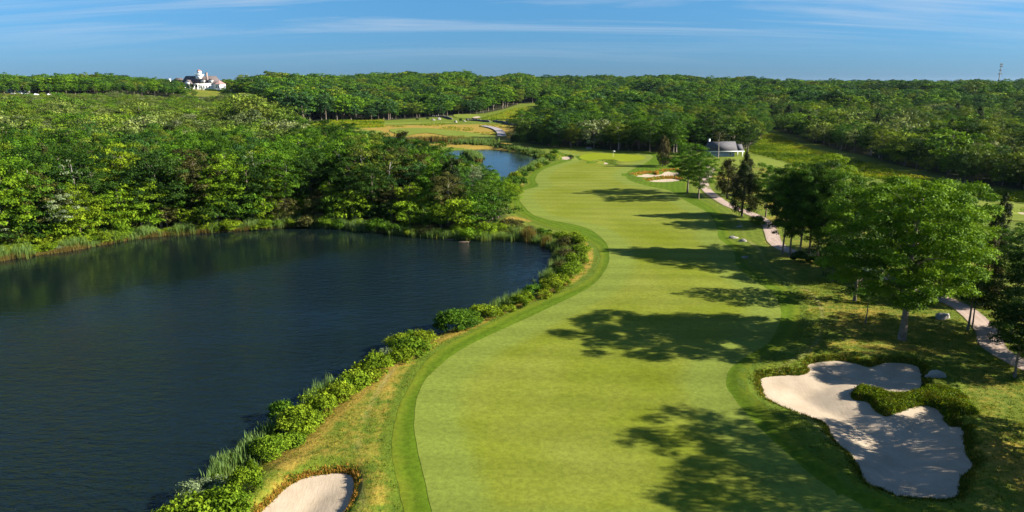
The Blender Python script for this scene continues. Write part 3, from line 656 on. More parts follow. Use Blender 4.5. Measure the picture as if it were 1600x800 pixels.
T_(1249, 403, 15.5, P_MIDT[2], M_leaf_mid, 'broadleaf_tree', 'third tree in the row, rising from the dark shrub', Rw=4.4)
T_(1264, 401, 16.0, P_MIDT[1], M_leaf_dark, 'broadleaf_tree', 'fourth dark tree in the row on the path bend', Rw=4.2)
T_(1277, 403, 15.0, P_MIDT[0], M_leaf_dark, 'broadleaf_tree', 'fifth dark tree in the row on the path bend', Rw=4.2)
T_(1294, 411, 15.5, P_MIDT[2], M_leaf_mid, 'broadleaf_tree', 'sixth tree, closing the row beside the great oak', Rw=4.8)
T_(1335, 470, 12.0, P_BL[1], M_leaf_dark, 'broadleaf_tree', 'dark leafy tree hanging low beside the oak trunk', Rw=4.0)
T_(1378, 425, 14.0, P_MIDT[0], M_leaf_mid, 'broadleaf_tree', 'tree behind the great oak, across the path', Rw=5.0)
T_(1352, 505, 4.6, P_SPIND, M_leaf_mid, 'broadleaf_tree', 'young leafy tree under the branches of the great oak', Rw=1.8)
T_(1456, 425, 14.5, P_MIDT[2], M_leaf_mid, 'broadleaf_tree', 'green tree behind the great oak near the far fairway', Rw=5.6)
T_(1484, 440, 11.5, P_MIDT[0], M_leaf_bri, 'broadleaf_tree', 'bright tree next to the spired cedar behind the oak', Rw=4.8)
T_(1555, 405, 10.5, P_CED[1], M_ceda, 'cedar_tree', 'thin spired cedar against the far mown grass', Rw=2.0)
T_(1534, 478, 9.0, P_CED[2], M_leaf_oli, 'cedar_tree', 'olive cedar between the oak and the frame edge thicket', Rw=2.1)
T_(1512, 515, 7.2, P_SPIND, M_leaf_dark, 'broadleaf_tree', 'small twin trunked tree with dark crown beside the path', Rw=2.7)
T_(1519, 513, 6.6, P_SPIND, M_leaf_oli, 'broadleaf_tree', 'small tree leaning out of the twin trunked one', Rw=2.0, rz=2)
T_(1585, 590, 9.5, P_MIDT[1], M_leaf_dark, 'broadleaf_tree', 'dark tree on thin pale trunk right by the path', Rw=3.0)
T_(1632, 520, 13.2, P_MIDT[2], M_leaf_dark, 'broadleaf_tree', 'dark tree crowding in behind the thin trunked path tree', Rw=5.0)
T_(1604, 470, 10.5, P_MIDT[0], M_leaf_mid, 'broadleaf_tree', 'green tree at the frame edge above the dark one', Rw=4.4)
T_(1578, 535, 8.5, P_BL[1], M_leaf_dark, 'broadleaf_tree', 'low dark bushy tree filling the gap behind the thin path tree', Rw=3.2)
T_(1466, 462, 8.0, P_BL[3], M_leaf_mid, 'broadleaf_tree', 'low layered tree under the far side of the great oak', Rw=3.4)
T_(1300, 440, 8.0, P_BL[1], M_leaf_dark, 'broadleaf_tree', 'low dark tree between the last row trunk and the oak', Rw=3.0)
T_(1330, 392, 13, P_MIDT[0], M_leaf_mid, 'broadleaf_tree', 'tree showing between the dark row and the oak', Rw=4.6)
T_(1415, 395, 13, P_MIDT[1], M_leaf_bri, 'broadleaf_tree', 'tree filling the far side of the oak crown', Rw=4.6)
# beyond the right edge of the frame: only their shadows reach the picture
for i, (px, py, hh, rw) in enumerate([(1745, 705, 19, 5.4), (1810, 785, 17, 5.2), (1705, 588, 14, 4.2), (1800, 560, 15, 5.0), (1688, 672, 8.5, 2.8), (1985, 760, 17, 5.5)]):
    x_, y_ = W(px, py)
    tree_at(px, py, hh, P_MIDT[i % 3], M_leaf_mid, 'broadleaf_tree', 'tree beyond the frame edge whose shadow falls across the bunker and fairway', 'trees just beyond the frame edge', Rw=rw)
# far shore of the main pond, one by one
shore = [(20, 388, 14.5, 0, 'b'), (-15, 392, 10, 3, 's'), (48, 383, 15, 2, 'm'), (75, 379, 13, 1, 'o'), (105, 378, 10, 4, 's'), (128, 376, 11, 1, 'b'), (155, 366, 14.5, 2, 'd'), (190, 366, 11.5, 3, 'b'), (222, 358, 13, 3, 'b'), (252, 354, 15, 0, 'd'), (282, 350, 12.5, 1, 'm'), (310, 346, 15, 2, 'o'),
         (333, 348, 12, 3, 'b'), (360, 345, 13.5, 0, 'b'), (392, 343, 13, 1, 'd'), (425, 340, 11.5, 3, 'b'), (448, 338, 13, 4, 'm'), (490, 333, 13.5, 0, 'd'), (520, 340, 9.5, 3, 'y'), (550, 338, 13, 2, 'd'), (585, 344, 12.5, 1, 'd'), (612, 346, 9.5, 3, 'o'), (640, 348, 10, 3, 'b'), (672, 350, 9, 3, 'm'),
         (700, 348, 10.5, 4, 'o'), (728, 348, 8, 1, 'm'), (752, 346, 8.5, 0, 'm'), (778, 340, 8, 1, 'm'), (792, 330, 7, 0, 'b'), (700, 320, 11.5, 4, 'o'), (660, 325, 12.5, 2, 'o'), (740, 322, 9.5, 1, 's'), (772, 318, 8.0, 2, 'm'), (620, 322, 13.5, 0, 'o'), (580, 318, 14.0, 2, 'b'), (745, 302, 8, 0, 'm'), (722, 300, 9.5, 1, 'd')]
MM = {'b': (M_leaf_bri, 'bright yellow-green'), 'm': (M_leaf_mid, 'mid green'), 'd': (M_leaf_dark, 'dark green'), 'o': (M_leaf_oli, 'olive'), 's': (M_leaf_sil, 'silvery pale'), 'y': (M_leaf_bri, 'yellowish')}
ORD = 'first second third fourth fifth sixth seventh eighth ninth tenth eleventh twelfth thirteenth fourteenth fifteenth sixteenth seventeenth eighteenth nineteenth twentieth'.split()
TENS = {20: 'twenty', 30: 'thirty', 40: 'forty', 50: 'fifty', 60: 'sixty', 70: 'seventy', 80: 'eighty', 90: 'ninety'}
TENTH = {20: 'twentieth', 30: 'thirtieth', 40: 'fortieth', 50: 'fiftieth', 60: 'sixtieth', 70: 'seventieth', 80: 'eightieth', 90: 'ninetieth'}
def ordw(n):
    if n <= 20: return ORD[n - 1]
    if n < 100:
        t, u = n // 10 * 10, n % 10
        return TENTH[t] if u == 0 else TENS[t] + '-' + ORD[u - 1]
    return 'hundred-and-' + ordw(n - 100) if n > 100 else 'hundredth'
sh_sorted = sorted(shore, key=lambda t: t[0])
for px, py, hh, pi, mm in shore:
    k = sh_sorted.index((px, py, hh, pi, mm)) + 1
    tree_at(px, py, hh, P_BL[pi], MM[mm][0], 'broadleaf_tree', f'{MM[mm][1]} tree on the far bank of the large pond, {ordw(k)} from the left', 'trees fronting the wood on the far bank')
for k, px in enumerate(np.arange(-12, 780, 27)):
    py = float(np.interp(px, [0, 100, 200, 300, 400, 470, 540, 600, 690, 760, 790], [388, 378, 361, 352, 346, 342, 345, 350, 359, 356, 346])) + rng.uniform(-2, 2); kk = rng.integers(3); mk = 'bmobmdb'[int(rng.integers(7))]
    tree_at(px + rng.uniform(-7, 7), py, rng.uniform(4.2, 7.0), P_SCR[kk], MM[mk][0], 'scrub_tree', f'low {MM[mk][1]} tree at the far bank wood foot, {ordw(k + 1)} from the left', 'low trees at the foot of the far bank wood')
for px, py, hh, lb in [(404, 338, 14.8, 'pale half bare tree rising over the far bank wood, near its middle'), (62, 377, 15.0, 'pale half bare tree in the far bank wood near the frame edge'), (130, 369, 15.5, 'pale half bare tree standing second along the far bank wood'), (612, 338, 13.5, 'pale half bare tree in the wood towards the promontory')]:
    tree_at(px, py, hh, P_BARE, M_leaf_oli if px in (62, 612) else M_leaf_sil, 'bare_tree', lb)
# behind and beside the shed and the green
for px, d_, hh, pi, mm, lb in [(1015, 285, 14.5, 0, 'm', 'rounded tree at the wood edge behind the putting green'), (1052, 278, 13.5, 2, 'm', 'broad tree at the wood edge just short of the shed'), (1112, 290, 16, 1, 'd', 'tall dark tree directly behind the shed roof'),
                              (1168, 284, 12.5, 0, 'd', 'round dark tree standing past the open end of the shed'), (1090, 295, 13, 2, 'd', 'dark tree behind the chimney end of the shed'), (1140, 297, 13, 1, 'd', 'dark tree behind the middle of the shed'),
                              (858, 312, 13.5, 0, 'b', 'tree at the very tip of the wood above the small pond'), (580, 215, 13.0, 0, 'd', 'dark domed tree standing above the wood before the far course')]:
    x, y = D(px, d_); z = float(hb(x, y))
    trees.append(dict(x=x, y=y, z=z, H=hh, sc=hh / P_BL[pi].H, wide=1.05, rz=rng.uniform(0, 6), proto=P_BL[pi], mat=MM[mm][0], name='broadleaf_tree', label=lb, group=None, cat='tree', hand=True))

# mass planting
hx = np.array([t['x'] for t in trees]); hy = np.array([t['y'] for t in trees])
def scatter(P, spacing, hfn, picker, area, hmin=4.0):
    lo, hi = P.min(0), P.max(0); nx_, ny_ = int((hi[0] - lo[0]) / spacing) + 1, int((hi[1] - lo[1]) / spacing) + 1
    gx, gy = np.meshgrid(np.arange(nx_), np.arange(ny_)); gx = lo[0] + (gx + .5 * (gy % 2) + rng.uniform(-.38, .38, gx.shape)) * spacing; gy = lo[1] + (gy + rng.uniform(-.38, .38, gy.shape)) * spacing
    gx, gy = gx.ravel(), gy.ravel(); k = sdf(P, gx, gy, 5) < -.5; gx, gy = gx[k], gy[k]
    p_, q_, _ = proj(gx, gy, hb(gx, gy) + 8); k = (p_ > -260) & (p_ < 1900) & (gy > 30); gx, gy = gx[k], gy[k]
    for x, y in zip(gx, gy):
        if np.min((hx - x) ** 2 + (hy - y) ** 2) < hmin ** 2: continue
        if any(sdf(Q, np.array([x]), np.array([y]), 3)[0] < 2.5 for Q in PONDS): continue
        hh = hfn(x, y); 
        if hh < 1: continue
        pr, mat = picker(x, y)
        trees.append(dict(x=x, y=y, z=float(hfull(np.array([x]), np.array([y]))[0]) - .05, H=hh, sc=hh / pr.H, wide=rng.uniform(.88, 1.15) * (1 if hh > 8 else 1.15), rz=rng.uniform(0, 6.28), proto=pr, mat=mat, name='broadleaf_tree' if hh > 6.2 else 'scrub_tree', label=None, area=area, group=None, cat='tree', hand=False))
def pick_w(plist, w=None):
    w = np.array(w or [1] * len(plist), float); w /= w.sum()
    return lambda x, y: (plist[rng.choice(len(plist), p=w)], None)
def colpx(x, y): return 800 + 1067 * x / y
def hL(x, y):
    c_ = colpx(x, y)
    lim = float(np.interp(c_, [380, 440, 490, 560, 620, 680, 740, 800], [600, 470, 300, 246, 214, 208, 195, 175]))
    if y > lim: return 0
    h = np.interp(y, [100, 150, 205, 250, 330, 450, 500, 560], [13.5, 14, 12.0, 8.5, 6.6, 4.4, 3.4, 3.0]) * (rng.uniform(.82, 1.18) if y < 215 else rng.uniform(.6, 1.4))
    if c_ > 370 and y > 300: h *= rng.uniform(1.0, 1.9)
    if c_ > 450 and y < 262: h = np.interp(c_, [450, 600, 680, 740, 800], [13.5, 14, 12.5, 9, 7]) * rng.uniform(.85, 1.12)
    elif rng.uniform() < .05 and y > 230: h *= 1.6
    return float(h)
def pL(x, y):
    if y > 225 and colpx(x, y) < 460: return (P_SCR[rng.integers(3)], None)
    return (P_CED[rng.integers(3)], None) if rng.uniform() < .03 else (P_BL[rng.choice(5, p=[.25, .2, .2, .25, .1])], None)
tall = FL[:]
scatter(FL, 5.6, hL, pL, 'wood behind the large pond')
def hC(x, y): return float(np.interp(y, [280, 320, 470], [13, 11.5, 13]) * rng.uniform(.68, 1.28))
scatter(FC, 6.4, hC, lambda x, y: (P_BL[rng.integers(5)] if rng.uniform() > .25 else P_SCR[2], None), 'wood behind the putting green')
def hR(x, y):
    return float(np.interp(y, [170, 240, 300, 470], [10.5, 10, 9, 10.5]) * rng.uniform(.6, 1.3) * (1.35 if rng.uniform() < .06 else 1)) 
scatter(FR, 6.0, hR, lambda x, y: (P_CED[2], None) if rng.uniform() < .05 else ((P_BL + P_SCR)[rng.integers(8)], None), 'wood beyond the heath strip')
# the far woods, from the end of the course to the skyline
d0 = 470.0
rows = []
dist = d0
while dist < 1350:
    sp_ = np.interp(dist, [470, 700, 1000, 1350], [8.2, 9.5, 11, 14]); half = dist * .86
    x_ = np.arange(-half, half * 1.12, sp_) + rng.uniform(-.4, .4, int(np.ceil((half * 2.12) / sp_)) + 2)[:len(np.arange(-half, half * 1.12, sp_))] * sp_
    y_ = dist + rng.uniform(-.4, .4, len(x_)) * sp_; rows.append(np.stack([x_, y_], 1)); dist += sp_ * .95
FW = np.vstack(rows)
k = (sdf(COURSE, FW[:, 0], FW[:, 1], 5) > 1) & (sdf(TANS, FW[:, 0], FW[:, 1], 5) > 2) & (sdf(LAWN, FW[:, 0], FW[:, 1], 5) > 2) & ~((sdf(FL, FW[:, 0], FW[:, 1], 5) < 2))
cp_ = colpx(FW[:, 0], FW[:, 1]); k &= ~((cp_ < 400) & (FW[:, 1] < 578))
FW = FW[k]; FZ = hb(FW[:, 0], FW[:, 1]); cp_ = cp_[k]
for (x, y), z, c_ in zip(FW, FZ, cp_):
    base_h = np.interp(c_, [0, 250, 330, 430, 900, 1200, 1600], [10, 9.5, 8.5, 14, 14, 13, 12.5])
    if y > 720: base_h = max(base_h, 12)
    hh = float(base_h * (1 + .15 * math.sin(x * .031 + y * .012) + .14 * math.sin(x * .083 + 1.0)) * rng.uniform(.65, 1.3) + (3 if rng.uniform() < .03 else 0)); 
    pr = P_FAR[rng.integers(3)]
    if y < 560 and c_ > 420 and c_ < 870: pr = P_FAR[1]
    trees.append(dict(x=x, y=y, z=float(z), H=hh, sc=hh / pr.H, wide=rng.uniform(1.1, 1.5), rz=rng.uniform(0, 6.28), proto=pr, mat=None, name='broadleaf_tree', label=None, area='far wood', group=None, cat='tree', hand=False))
# single small trees on the tan strip and by the lawn
for i, (c_, d_, hh) in enumerate([(8, 556, 8), (27, 562, 8.5), (44, 560, 7.5), (68, 563, 9), (78, 566, 8.5), (90, 561, 9), (105, 558, 9.5), (118, 560, 9), (133, 564, 8.5), (152, 562, 9), (168, 566, 9.5), (185, 564, 8.5), (205, 566, 9.5), (222, 566, 9)]):
    x, y = D(c_, d_); pr = P_FAR[1]
    trees.append(dict(x=x, y=y, z=float(hb(x, y)), H=hh, sc=hh / pr.H, wide=.95, rz=rng.uniform(0, 6.28), proto=pr, mat=None, name='broadleaf_tree', label=f'small round tree along the tan clearing on the far hill, {ordw(i + 1)} from the left', group='trees along the tan clearing', cat='tree', hand=True))
for c_, d_, hh, lb in [(368, 622, 8.5, 'dark tree on the lawn slope just past the clubhouse terrace'), (284, 625, 7.5, 'dark tree hiding the near corner of the clubhouse'), (297, 618, 6.0, 'lower dark tree in front of the clubhouse porch')]:
    x, y = D(c_, d_); pr = P_FAR[2]
    trees.append(dict(x=x, y=y, z=float(hb(x, y)), H=hh, sc=hh / pr.H, wide=1.1, rz=1, proto=pr, mat=M_leaf_dark, name='broadleaf_tree', label=lb, group=None, cat='tree', hand=True))

# rank by how much of each tree shows in the photo's frame; the 290 largest become objects
BW, BH = 800, 400
buf = np.full((BH, BW), -1, np.int32)
for t in trees:
    t['R'] = t['proto'].R * t['sc'] * t['wide']
order = sorted(range(len(trees)), key=lambda i: trees[i]['y'])
yyg, xxg = np.mgrid[0:BH, 0:BW]
for i in order:
    t = trees[i]; zc = t['z'] + t['H'] * (.5 + t['proto'].base * .5); cx, cy, dep = proj(t['x'], t['y'], zc)
    rx = F * t['R'] * .95 / dep / 2; ry = F * t['H'] * (1 - t['proto'].base) * .5 / dep / 2; cx /= 2; cy /= 2
    x0, x1, y0, y1 = int(max(0, cx - rx)), int(min(BW, cx + rx + 1)), int(max(0, cy - ry)), int(min(BH, cy + ry + 1))
    if x1 <= x0 or y1 <= y0: continue
    sub = buf[y0:y1, x0:x1]; m_ = (((xxg[y0:y1, x0:x1] - cx) / max(rx, .5)) ** 2 + ((yyg[y0:y1, x0:x1] - cy) / max(ry, .5)) ** 2 <= 1) & (sub < 0); sub[m_] = i
vis = np.bincount(buf[buf >= 0], minlength=len(trees))
for i, t in enumerate(trees): t['vis'] = int(vis[i])
hand = [t for t in trees if t['hand']]; auto = sorted([t for t in trees if not t['hand']], key=lambda t: -t['vis'])
n_ind = 285 - len(hand); ind = [t for t in auto[:n_ind] if t['vis'] > 3]; rest = auto[len(ind):]
print('trees', len(trees), 'hand', len(hand), 'individual', len(ind), 'rest', len(rest), 'rest visible share', sum(t['vis'] for t in rest) / (BW * BH))
# labels of the mass trees: row back from the open edge, order from the left
NUM = 'one two three four five six seven eight nine ten eleven twelve thirteen fourteen fifteen sixteen seventeen eighteen'.split()
for area in {t['area'] for t in ind}:
    m_ = sorted([t for t in ind if t['area'] == area], key=lambda t: t['y']); per = 14
    for r_ in range(0, len(m_), per):
        rw = sorted(m_[r_:r_ + per], key=lambda t: colpx(t['x'], t['y']))
        for k, t in enumerate(rw):
            kind_ = 'scrubby tree' if t['H'] < 6.5 else 'broadleaf'
            t['label'] = f"{kind_} in the {area}, row {NUM[min(17, r_ // per)]} back, {ordw(k + 1)} from the left"; t['group'] = 'trees of the ' + area
PROTO_USED = {}
def make_tree(t):
    e = empty(t['name'], (t['x'], t['y'], t['z']), t['label'], t['cat'], t['group'], t['rz'], (t['sc'] * t['wide'], t['sc'] * t['wide'], t['sc']))
    c_ = add('crown', t['proto'].crown, e); k_ = add('trunk', t['proto'].trunk, e)
    if t['mat'] is not None:
        c_.material_slots[0].link = 'OBJECT'; c_.material_slots[0].material = t['mat']
    if t['mat'] is None: PROTO_USED.setdefault(id(t['proto']), (c_, k_))
    return e
for t in hand + ind: make_tree(t)

# the rest of the woods: one object, tree shapes set on its points
def gn_scatter(name, items, protos, label, cat):
    V = np.array([[t['x'], t['y'], t['z']] for t in items], np.float32)
    me = bpy.data.meshes.new(name); me.vertices.add(len(V)); me.vertices.foreach_set('co', V.ravel())
    a = me.attributes.new('pk', 'INT', 'POINT'); a.data.foreach_set('value', np.array([next(i for i, p in enumerate(protos) if p is t['proto']) for t in items], np.int32))
    a = me.attributes.new('scl', 'FLOAT_VECTOR', 'POINT'); a.data.foreach_set('vector', np.array([[t['sc'] * t['wide'], t['sc'] * t['wide'], t['sc']] for t in items], np.float32).ravel())
    a = me.attributes.new('rot', 'FLOAT_VECTOR', 'POINT'); a.data.foreach_set('vector', np.array([[0, 0, t['rz']] for t in items], np.float32).ravel())
    o = add(name, me, kind='stuff', label=label, category=cat)
    ng = bpy.data.node_groups.new(name, 'GeometryNodeTree'); ng.interface.new_socket('Geometry', in_out='INPUT', socket_type='NodeSocketGeometry'); ng.interface.new_socket('Geometry', in_out='OUTPUT', socket_type='NodeSocketGeometry')
    gi = ng.nodes.new('NodeGroupInput'); go = ng.nodes.new('NodeGroupOutput'); J = ng.nodes.new('GeometryNodeJoinGeometry'); l = ng.links.new
    def attr(nm, ty):
        n = ng.nodes.new('GeometryNodeInputNamedAttribute'); n.data_type = ty; n.inputs[0].default_value = nm; return n.outputs[0]
    pk, sc_, ro = attr('pk', 'INT'), attr('scl', 'FLOAT_VECTOR'), attr('rot', 'FLOAT_VECTOR')
    for i, p in enumerate(protos):
        if id(p) not in PROTO_USED: continue
        objs = PROTO_USED[id(p)]; jj = ng.nodes.new('GeometryNodeJoinGeometry')
        for ob in objs:
            oi = ng.nodes.new('GeometryNodeObjectInfo'); oi.transform_space = 'ORIGINAL'; oi.inputs[0].default_value = ob; l(oi.outputs['Geometry'], jj.inputs[0])
        cmp_ = ng.nodes.new('FunctionNodeCompare'); cmp_.data_type = 'INT'; cmp_.operation = 'EQUAL'
        ins = [s for s in cmp_.inputs if s.enabled and s.type == 'INT']; l(pk, ins[0]); ins[1].default_value = i
        ip = ng.nodes.new('GeometryNodeInstanceOnPoints'); l(gi.outputs[0], ip.inputs['Points']); l(cmp_.outputs[0], ip.inputs['Selection']); l(jj.outputs[0], ip.inputs['Instance']); l(ro, ip.inputs['Rotation']); l(sc_, ip.inputs['Scale']); l(ip.outputs[0], J.inputs[0])
    l(J.outputs[0], go.inputs[0]); md = o.modifiers.new('scatter', 'NODES'); md.node_group = ng
    return o
ALLP = P_BL + P_FAR + P_SCR + P_CED
for p in ALLP:   # each shape used far off also stands as an individual tree
    if id(p) not in PROTO_USED and any(t['proto'] is p for t in rest):
        t = max((t for t in rest if t['proto'] is p), key=lambda t: t['vis']); rest.remove(t); t['label'] = f"{'conical' if p in P_CED else 'rounded'} tree showing singly in the {t['area']}"; t['label'] += f', {ordw(ALLP.index(p) + 1)} of its wood'; make_tree(t)
gn_scatter('woodland', rest, ALLP, 'deep green mixed wood rolling away to the skyline behind the nearer trees', 'woodland')

# ------------------------------------------------------------------ shrubs on the banks
def shrub_mesh(seed, Rr, H, leaf, per, mat, n=16):
    global rng
    keep = rng; rng = np.random.default_rng(seed); C_ = []; CR = []
    for i in range(n):
        a_ = rng.uniform(0, 6.28); f = math.sqrt(rng.uniform()) * .72; hh = H * (.35 + .45 * (1 - f * f)) * rng.uniform(.8, 1.1)
        C_.append(np.array([math.cos(a_) * Rr * f, math.sin(a_) * Rr * f, hh * .8])); CR.append(rng.uniform(.32, .48) * Rr)
    for i in range(10):
        a_ = rng.uniform(0, 6.28); C_.append(np.array([math.cos(a_) * Rr * .7, math.sin(a_) * Rr * .7, .25 * H])); CR.append(.3 * Rr)
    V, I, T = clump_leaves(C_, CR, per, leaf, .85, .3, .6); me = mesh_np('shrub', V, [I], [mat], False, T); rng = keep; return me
SH = [shrub_mesh(71, 1.5, 2.2, .17, 420, M_shrub), shrub_mesh(72, 1.3, 1.7, .16, 460, M_shrub), shrub_mesh(73, 1.7, 2.4, .18, 400, M_shrub, 20), shrub_mesh(74, 1.2, 1.3, .15, 480, M_shrub, 12)]
shrubs = []
def shrub(px, py, wpx, mat=None, hk=1.0, label=None, group=None, k=None, z=None):
    x, y = W(px, py); dd = math.hypot(y, CAM_H); w = wpx / F * dd; k = rng.integers(4) if k is None else k; wpx = wpx * (1.3 if py > 440 else 1.15)
    R0 = (1.5, 1.3, 1.7, 1.2)[k]; s_ = w / 2 / R0; zz_ = max(float(hfull(np.array([x]), np.array([y]))[0]), ZW)
    o = add('shrub', SH[k], None, (x, y, zz_ - .1)); o.scale = (s_ * rng.uniform(.85, 1.2), s_ * rng.uniform(.85, 1.2), s_ * hk * rng.uniform(.8, 1.2)); o.rotation_euler = (0, 0, rng.uniform(0, 6.28)); o['category'] = 'shrub'; o['label'] = label
    if group: o['group'] = group
    if mat: o.material_slots[0].link = 'OBJECT'; o.material_slots[0].material = mat
    shrubs.append((x, y, w)); return o
near = [(292, 812, 95, 0), (352, 800, 85, 0), (336, 760, 60, 's'), (384, 772, 60, 0), (300, 775, 50, 's'), (424, 702, 62, 0), (455, 690, 45, 0), (470, 663, 70, 0), (503, 640, 55, 0), (487, 622, 45, 0), (440, 645, 45, 'd'), (530, 618, 45, 0), (545, 603, 60, 0), (566, 590, 56, 0), (590, 578, 56, 0),
        (604, 560, 46, 's'), (622, 562, 46, 0), (640, 552, 58, 0), (662, 540, 44, 0), (648, 530, 46, 0), (626, 540, 44, 0), (704, 512, 50, 'd'), (727, 508, 46, 'd'), (752, 500, 46, 0), (735, 496, 40, 0), (775, 491, 30, 0), (795, 486, 26, 0), (812, 478, 28, 0), (834, 458, 36, 'd'), (822, 468, 26, 0), (850, 464, 30, 0),
        (862, 455, 34, 0), (876, 445, 36, 0), (888, 434, 36, 0), (896, 422, 36, 0), (903, 410, 34, 0), (906, 397, 32, 0), (904, 385, 30, 0), (895, 376, 28, 0), (884, 400, 34, 'm'), (876, 418, 34, 'm'), (862, 436, 30, 'd'), (885, 385, 30, 'm'), (874, 372, 26, 0)]
for i, (px, py, w, m_) in enumerate(near):
    mt = {0: None, 's': M_leaf_sil, 'd': M_leaf_mid, 'm': M_leaf_oli}[m_]; nm = {0: 'bright green', 's': 'silvery', 'd': 'darker green', 'm': 'olive'}[m_]
    shrub(px, py, w, mt, 1.0, f'{nm} shrub on the near bank of the pond, {ordw(i + 1)} counting away from the camera', 'shrubs along the near bank')
farsh = []
for px in np.arange(-20, 200, 17):
    farsh += [(px, np.interp(px, [0, 200], [399, 370]) - 2 + rng.uniform(-2, 2), rng.uniform(24, 34), 0), (px + 8, np.interp(px, [0, 200], [390, 364]) + rng.uniform(-2, 2), rng.uniform(26, 38), 0)]
for px in np.arange(205, 480, 19): farsh.append((px, np.interp(px, [200, 300, 400, 480], [364, 356, 350, 346]) + rng.uniform(-1.5, 1.5), rng.uniform(20, 32), 0))
farsh += [(484, 349, 46, 'o'), (512, 351, 30, 0), (532, 352, 26, 'd'), (560, 352, 34, 0), (592, 357, 40, 'd'), (618, 361, 34, 'd'), (643, 364, 26, 0), (665, 364, 30, 'o'), (690, 366, 30, 'd'), (715, 367, 28, 0), (738, 368, 40, 'y'), (760, 364, 36, 'y'), (780, 360, 26, 0), (752, 356, 30, 'o'), (725, 358, 30, 0),
          (92, 388, 16, 's'), (40, 384, 22, 's'), (338, 352, 20, 's'), (160, 372, 20, 'd'), (790, 352, 24, 'o'), (808, 357, 22, 'o'), (828, 362, 22, 'o'), (846, 366, 22, 'm'), (860, 371, 22, 0)]
farsh.sort(key=lambda t: t[0])
for i, (px, py, w, m_) in enumerate(farsh):
    mt = {0: None, 's': M_leaf_sil, 'd': M_leaf_mid, 'm': M_leaf_mid, 'o': M_leaf_oli, 'y': M_leaf_bri}[m_]; nm = {0: 'bright green', 's': 'silvery', 'd': 'darker green', 'm': 'green', 'o': 'olive', 'y': 'yellow-green'}[m_]
    shrub(px, py, w, mt, .9, f'{nm} shrub on the far bank at the wood foot, {ordw(i + 1)} from the left', 'shrubs along the far bank')
pond2s = [(806, 305, 24), (800, 294, 26), (812, 290, 24), (805, 283, 20), (818, 277, 16), (830, 270, 16), (842, 264, 14), (852, 258, 13), (862, 253, 14), (866, 247, 16), (858, 248, 14), (868, 241, 10), (846, 246, 12), (838, 240, 8), (795, 300, 20), (785, 306, 20), (836, 243, 8), (862, 240, 7)]
for i, (px, py, w) in enumerate(pond2s): shrub(px, py, w, M_leaf_mid if i % 3 else None, 1.1, f'small shrub between the second pond and the fairway, {ordw(i + 1)} counting away', 'shrubs beside the second pond')
shrub(1183, 353, 24, M_leaf_mid, 1.5, 'lone rounded bush by itself at the bend of the path')
shrub(1250, 410, 34, M_leaf_dark, .8, 'low dark bush at the feet of the dark tree row'); shrub(1270, 412, 28, M_leaf_dark, .8, 'second low dark bush under the tree row, nearer the oak')
for i, (px, py, w) in enumerate([(806, 226, 15), (818, 226, 17), (832, 226, 18), (846, 227, 17), (858, 229, 16), (826, 220, 16), (842, 220, 17), (868, 230, 14)]): shrub(px, py, w * 1.2, M_leaf_mid if i % 2 else M_leaf_dark, 1.5, f'dense bush under the wood tip above the small pond, {ordw(i + 1)} from the left', 'bushes at the wood tip')
for i, (px, py, w) in enumerate([(668, 187, 5), (652, 188, 4), (792, 192, 6), (804, 195, 8), (828, 196, 5), (757, 190, 4), (720, 190, 6)]): shrub(px, py, w, M_leaf_dark, 1.3, f'small dark bush on the far rough near the stone wall, {ordw(i + 1)} of seven', 'bushes near the far stone wall')

# ------------------------------------------------------------------ reeds, rough grass, heath cover: uncountable
def blades(name, X, Y, Z, Hh, Wd, Tt, mat, nper=1, spread=.0, lean=.25, label='', cat=''):
    n = len(X) * nper; X = np.repeat(X, nper) + rng.normal(0, 1, n) * spread; Y = np.repeat(Y, nper) + rng.normal(0, 1, n) * spread; Z = np.repeat(Z, nper); Hh = np.repeat(Hh, nper) * rng.uniform(.6, 1.15, n); Wd = np.repeat(Wd, nper); Tt = np.clip(np.repeat(Tt, nper) + rng.normal(0, .08, n), 0, 1)
    a_ = rng.uniform(0, 6.28, n); dx_, dy_ = np.cos(a_) * Wd / 2, np.sin(a_) * Wd / 2; la = rng.uniform(0, 6.28, n); lx, ly = np.cos(la) * Hh * lean * rng.uniform(0, 1, n), np.sin(la) * Hh * lean * rng.uniform(0, 1, n)
    b0 = np.stack([X - dx_, Y - dy_, Z - .05], 1); b1 = np.stack([X + dx_, Y + dy_, Z - .05], 1); m0 = np.stack([X - dx_ * .8 + lx * .35, Y - dy_ * .8 + ly * .35, Z + Hh * .6], 1); m1 = np.stack([X + dx_ * .8 + lx * .35, Y + dy_ * .8 + ly * .35, Z + Hh * .6], 1); t_ = np.stack([X + lx, Y + ly, Z + Hh], 1)
    V = np.stack([b0, b1, m1, m0, t_], 1).reshape(-1, 3); i5 = np.arange(n) * 5
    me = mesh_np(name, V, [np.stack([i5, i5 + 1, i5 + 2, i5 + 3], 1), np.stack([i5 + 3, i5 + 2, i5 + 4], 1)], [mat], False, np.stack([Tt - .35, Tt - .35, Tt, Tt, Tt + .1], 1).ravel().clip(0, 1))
    return add(name, me, kind='stuff', label=label, category=cat)
def along(pts, n, w, z=ZW):
    C_ = smooth_open(poly(pts, z), 8); seg = np.linalg.norm(np.diff(C_, axis=0), axis=1); cum = np.concatenate([[0], np.cumsum(seg)]); u = rng.uniform(0, cum[-1], n)
    x = np.interp(u, cum, C_[:, 0]); y = np.interp(u, cum, C_[:, 1]); return x + rng.normal(0, w, n), y + rng.normal(0, w, n), u / cum[-1]
fill_x, fill_y, fill_u = along([(330, 790), (420, 715), (500, 640), (600, 570), (700, 515), (800, 478), (870, 445), (898, 415), (902, 390), (880, 372), (840, 366)], 46, .9)
